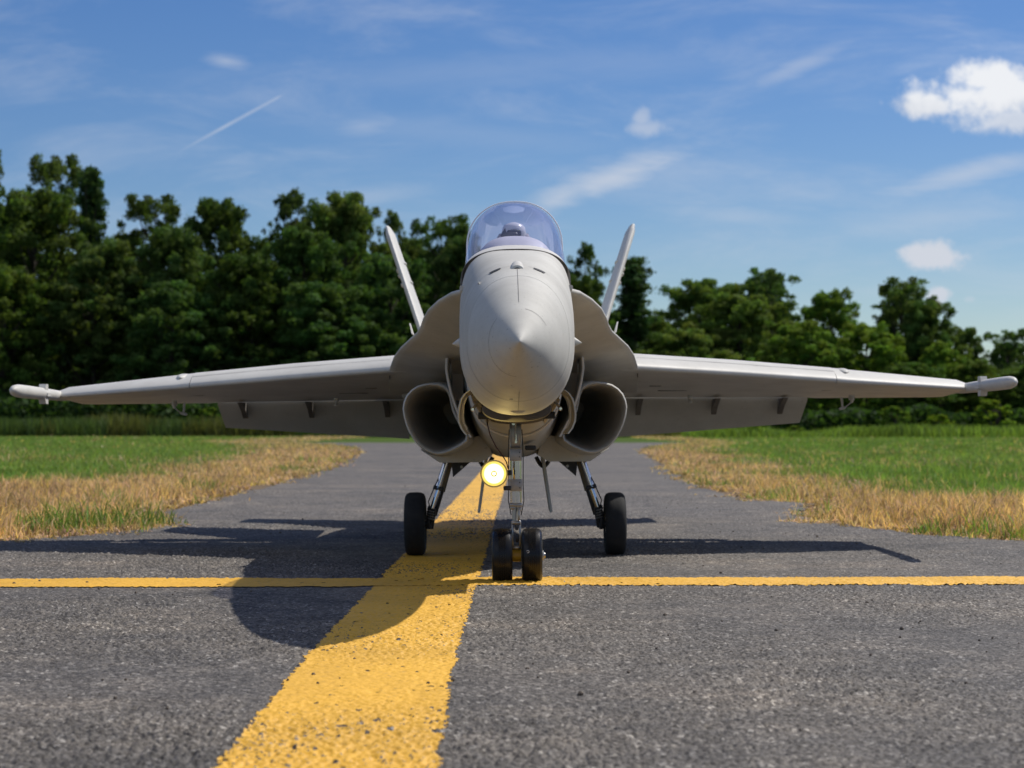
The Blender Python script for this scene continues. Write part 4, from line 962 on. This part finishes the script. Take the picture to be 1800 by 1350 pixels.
for s_, xc in ((-1, -.0355), (1, .0330)):
    b = MB(); tyre(b, (xc, W(DN), .0632), .0632, .0475); wh = b.build('nose_wheel', RUBBER, ng, angle=25)
    b = MB(); b.lathe((xc - .0165, W(DN), .0632), (1, 0, 0), [(0, .034), (.002, .036), (.031, .036), (.033, .034)], 32)
    if s_ > 0: b.lathe((xc + .02, W(DN), .0632), (1, 0, 0), [(0, .013), (.006, .012), (.008, .007), (.011, .006)], 16)
    b.build('rim', STEEL, wh)
    if s_ > 0:
        b = MB(); c0 = Vector((xc - .010, W(DN), .0632))
        pts = []
        for a in range(-120, 171, 20): pts.append((.0028 * math.cos(R(a)), .0028 * math.sin(R(a))))
        path = []
        for u_, v_ in pts:
            an = v_ / .0632 + .20; path.append(c0 + Vector((u_, -.0634 * math.cos(an), .0634 * math.sin(an))))
        path = path
        b.tube(path, .0006, 6); b.build('tyre_mark', WHITE, wh)
for dx_, D_ in ((.0165, 4.525), (-.0160, 4.535)):
    b = MB(); b.tube([(ngx + dx_ * .9, W(D_), nz(755)), (ngx + dx_ * 1.05, W(D_ - .008), nz(800)), (ngx + dx_ * 1.0, W(D_ - .008), nz(850)), (ngx + dx_ * 1.1, W(D_), nz(880)), (ngx + dx_ * .7, W(D_), nz(905))], .0011, 6); b.build('brake_hose', RUBBER, ng)
for yb_ in (795, 803, 848, 857):
    b = MB(); b.lathe((ngx + .009, W(DN - .0135), nz(yb_)), (0, -1, 0), [(0, .0016), (.0015, .0014)], 8); b.build('bolt', GUN, ng)
# landing light beside the leg
LC = Vector((-.0387 - .0136, W(4.46), .2535))
b = MB(); b.lathe(LC + Vector((0, .028, 0)), (0, -1, 0), [(0, .012), (.006, .022), (.018, .030), (.028, .0312), (.031, .0312), (.031, .0283), (.027, .0275)], 40, False); b.build('landing_light', BRASS, ng)
ll = bpy.context.scene.collection.objects[-1]
b = MB(); b.lathe(LC + Vector((0, .0025, 0)), (0, -1, 0), [(0, .0278), (.0005, .0278)], 40)
b.build('light_lens', emission('lamp_rim_glow', (1.0, .78, .16), 1.15), ng)
b = MB(); b.lathe(LC + Vector((0, .0018, 0)), (0, -1, 0), [(0, .0225), (.0004, .0215)], 40); b.build('reflector', emission('lamp_glow', (1.0, .92, .50), 2.2), ng)
b = MB(); b.lathe(LC + Vector((0, .0008, 0)), (0, -1, 0), [(0, .0066), (.001, .0066), (.0012, .0034)], 20, True); b.build('lamp_hub', emission('lamp_hub_glow', (.75, .62, .10), .7), ng)
b = MB(); b.lathe(LC + Vector((0, -.0006, 0)), (0, -1, 0), [(-.001, .0036), (.001, .0030), (.0015, .0005)], 14); b.build('bulb', emission('bulb_glow', (1, .9, .5), 9.0), ng)
b = MB(); b.box((LC.x + .033, W(4.49), nz(830)), (.016, .014, .012), bev=.002); b.build('light_bracket', GUN, ng)
b = MB(); b.box((LC.x + .030, W(4.50), nz(857)), (.018, .012, .010), bev=.002); b.build('light_bracket', GUN, ng)
ld = bpy.data.lights.new('landing_light_glow', 'SPOT'); ld.energy = 1.7; ld.color = (1, .74, .25); ld.shadow_soft_size = .02; ld.spot_size = R(118); ld.spot_blend = .9
lo = bpy.data.objects.new('landing_light_glow', ld); C.objects.link(lo); lo.parent = ng; lo.location = LC + Vector((0, -.012, 0)); lo.rotation_euler = (R(-118), 0, 0)
b = MB(); wp = [(857, 722, 4.50), (858, 745, 4.47), (863, 765, 4.46), (873, 785, 4.455), (884, 800, 4.46), (891, 812, 4.47), (894, 824, 4.475)]
b.tube([((x_ - 909.5) / F * D_, W(D_), CAM_H + (752 - y_) / F * D_) for x_, y_, D_ in wp], .0014, 8); b.build('lamp_cable', WIRE, ng)
# gear bay: dark pocket and curved doors
b = MB(); b.loft([ring(D, hw, zt, zb, zm, 2.3, 2.3, 32) for D, hw, zt, zb, zm in ((4.30, .02, .40, .38, .39), (4.31, .075, .42, .372, .40), (4.62, .085, .42, .365, .40))]); b.build('gear_bay', mat('bay_shadow', (.09, .08, .07), .8), jet)
for s_ in (-1, 1):
    b = MB(); rg = []
    # the doors hang open beside the bay; each curves like the belly it came from
    cp = [(82, 688), (90, 694), (96, 703), (99.5, 716), (101, 730), (100, 742), (95, 754), (88, 763)]
    D1 = 4.52
    for D, th in ((4.36, 0), (4.75, 0)):
        out_ = [(s_ * o_ / F * D1, W(D), CAM_H + (752 - y_) / F * D1) for o_, y_ in cp]
        inn = [(s_ * (o_ / F * D1 - .0035), W(D), CAM_H + (752 - y_) / F * D1 + .0008) for o_, y_ in cp]
        rg.append(out_ + inn[::-1])
    b.loft(rg); dr = b.build('nose_gear_door', PAINT, jet, angle=40)
    b = MB(); cp2 = [(86, 700), (91, 712), (92, 730), (91, 742), (85, 753)]
    for k in range(len(cp2) - 1):
        (o1, y1), (o2, y2) = cp2[k], cp2[k + 1]; b.tube([(s_ * o1 / F * D1, W(4.39), CAM_H + (752 - y1) / F * D1), (s_ * o2 / F * D1, W(4.39), CAM_H + (752 - y2) / F * D1)], .0022, 6)
    b.build('door_rib', DUCT, dr)
    b = MB(); p0 = Vector((s_ * 66 / F * 4.45, W(4.45), CAM_H + (752 - 703) / F * 4.45)); p1 = Vector((s_ * 77 / F * 4.42, W(4.41), CAM_H + (752 - 719) / F * 4.42))
    b.tube([p0, p1], .003, 10); b.lathe(p1 + Vector((0, .004, 0)), (0, -1, 0), [(0, .003), (.002, .005), (.006, .005), (.008, .003)], 12); b.build('door_actuator', CHROME, dr)
    b = MB(); b.box((s_ * .072, W(4.47), .385), (.03, .05, .016), bev=.002); b.build('door_hinge', GUN, dr)
    b = MB(); b.loft([[(s_ * .06, W(4.5), .375), (s_ * .098, W(4.52), .425), (s_ * .102, W(4.54), .42), (s_ * .066, W(4.52), .366)], [(s_ * .06, W(4.6), .375), (s_ * .098, W(4.6), .425), (s_ * .102, W(4.6), .42), (s_ * .066, W(4.6), .366)]]); b.build('hinge_panel', DUCT, dr)
# cross arms in the bay mouth
b = MB(); b.tube([(.008, W(4.50), nz(736)), (.055, W(4.50), nz(731)), (.062, W(4.50), nz(740))], .0026, 8); b.tube([(-.012, W(4.5), nz(737)), (-.03, W(4.5), nz(733))], .0026, 8); b.build('bay_linkage', STEEL, jet)
# arched rims of belly panels behind the bay
for r0, DD in ((.0, 4.86),):
    b = MB(); pts = []
    for k in range(25):
        a = math.pi * (1.12 + .76 * k / 24); pts.append((.112 * math.cos(a), W(DD), .442 + .107 * math.sin(a)))
    b.tube(pts, .003, 8); b.build('bay_rim', DUCT, jet)
# clutter on the belly
b = MB(); b.box((.038, W(5.0), .306), (.028, .05, .012), bev=.003); b.build('belly_vent', DARK, jet)

# ---- main gear
DM = 5.5
for s_ in (-1, 1):
    lift_ = s_ * .0024 * -1 + .0
    zc = .0885 - s_ * .0024
    xw = 175.0 / F * DM
    def mg(off, y, D=DM + .02): return (s_ * off / F * D, W(D), CAM_H + (752 - y) / F * D)
    b = MB(); b.tube([mg(110, 795, 5.56), mg(129, 862, 5.53)], [.0105, .0105], 16); b.build('main_gear_leg', dirty('bronze_metal', (.20, .15, .09), (.13, .10, .07), .38, metal=.7, scale=30), jet); leg = C.objects[-1]
    b = MB(); b.tube([mg(121, 812, 5.50), mg(136, 857, 5.49)], .0075, 16); b.tube([mg(134, 860, 5.49), mg(145, 892, 5.49)], .0072, 16); b.build('oleo_strut', CHROME, leg)
    b = MB(); M_ = Matrix.Rotation(s_ * R(-16), 3, 'Y'); c1 = Vector(mg(134, 857, 5.495)); b.box(c1, (.030, .024, .012), rot=M_, bev=.002); c2 = Vector(mg(147, 893, 5.50)); b.box(c2, (.022, .022, .012), rot=M_, bev=.002)
    b.tube([mg(128, 862, 5.52), mg(141, 905, 5.53)], .006, 10); b.build('strut_clamp', GUN, leg)
    b = MB(); rg = []
    for t, wx, dy in ((0, .011, .011), (.4, .012, .014), (1, .010, .016)):
        c0 = Vector(mg(146 + 4 * t, 893 + 35 * t, 5.50 + .02 * t)); rg.append([c0 + Vector((u_ * wx, v_ * dy, 0)) for u_, v_ in ((-1, -1), (1, -1), (1, 1), (-1, 1))])
    b.loft(rg); b.tube([(s_ * .238, W(DM), zc), (s_ * (xw - .02), W(DM), zc)], .009, 14)
    b.box((s_ * .240, W(DM), zc + .012), (.012, .03, .052), bev=.003); b.build('trailing_arm', GUN, leg)
    b = MB()
    for k in range(4):
        c0 = Vector(mg(148, 897 + k * 4.5, 5.485)); b.lathe(c0, (s_ * .3, 0, -1), [(-.0022, .0085), (0, .0105), (.0022, .0085)], 16)
    b.build('spring', STEEL, leg)
    b = MB(); pr = (.0885, .0585); h = pr[1] / 2
    b.lathe((s_ * xw, W(DM), zc), (1, 0, 0), [(-h * .5, .045), (-h * .82, .05), (-h * .97, .062), (-h, .070), (-h * .94, .0785), (-h * .8, .0845), (-h * .55, .0878), (-h * .2, .0885), (h * .2, .0885), (h * .55, .0878), (h * .8, .0845), (h * .94, .0785), (h, .070), (h * .97, .062), (h * .82, .05), (h * .5, .045)], 64)
    wh = b.build('main_wheel', RUBBER_M, leg, angle=45)
    b = MB(); b.lathe((s_ * xw - s_ * .024, W(DM), zc), (s_, 0, 0), [(-.002, .02), (0, .046), (.004, .048), (.044, .048), (.048, .046), (.05, .02)], 32); b.build('rim', mat('grey_rim', (.30, .30, .31), .4, .4), wh)
    b = MB(); b.tube([mg(117, 806, 5.54), mg(139, 850, 5.475), mg(152, 880, 5.475), mg(146, 905, 5.48), mg(150, 925, 5.49)], .0018, 6); b.build('brake_hose', RUBBER, leg)
    # side brace plate
    b = MB(); b.prism([mg(112, 805, 5.62), mg(62, 808, 5.62), mg(78, 812, 5.62), mg(108, 838, 5.62)], (0, .006, 0)); b.build('brace_plate', GUN, leg, smooth=False)
    b = MB(); b.lathe(Vector(mg(93, 820, 5.615)), (0, -1, 0), [(0, .0042), (.003, .0042)], 14); b.build('brace_pin', WHITE, leg)
    # open gear door, seen edge on
    b = MB(); b.prism([mg(53, 806, 5.5), mg(66, 900, 5.5), mg(62, 902, 5.5), mg(48, 806, 5.5)], (0, .22, 0)); b.build('main_gear_door', PAINT, jet, smooth=False)
    b = MB(); b.tube([mg(38 + 26 * k / 10, 803 + 17 * math.sin(math.pi * k / 10), 5.62) for k in range(11)], .006, 8); b.build('hydraulic_hose', GUN, leg)
print('objects', len(bpy.data.objects))
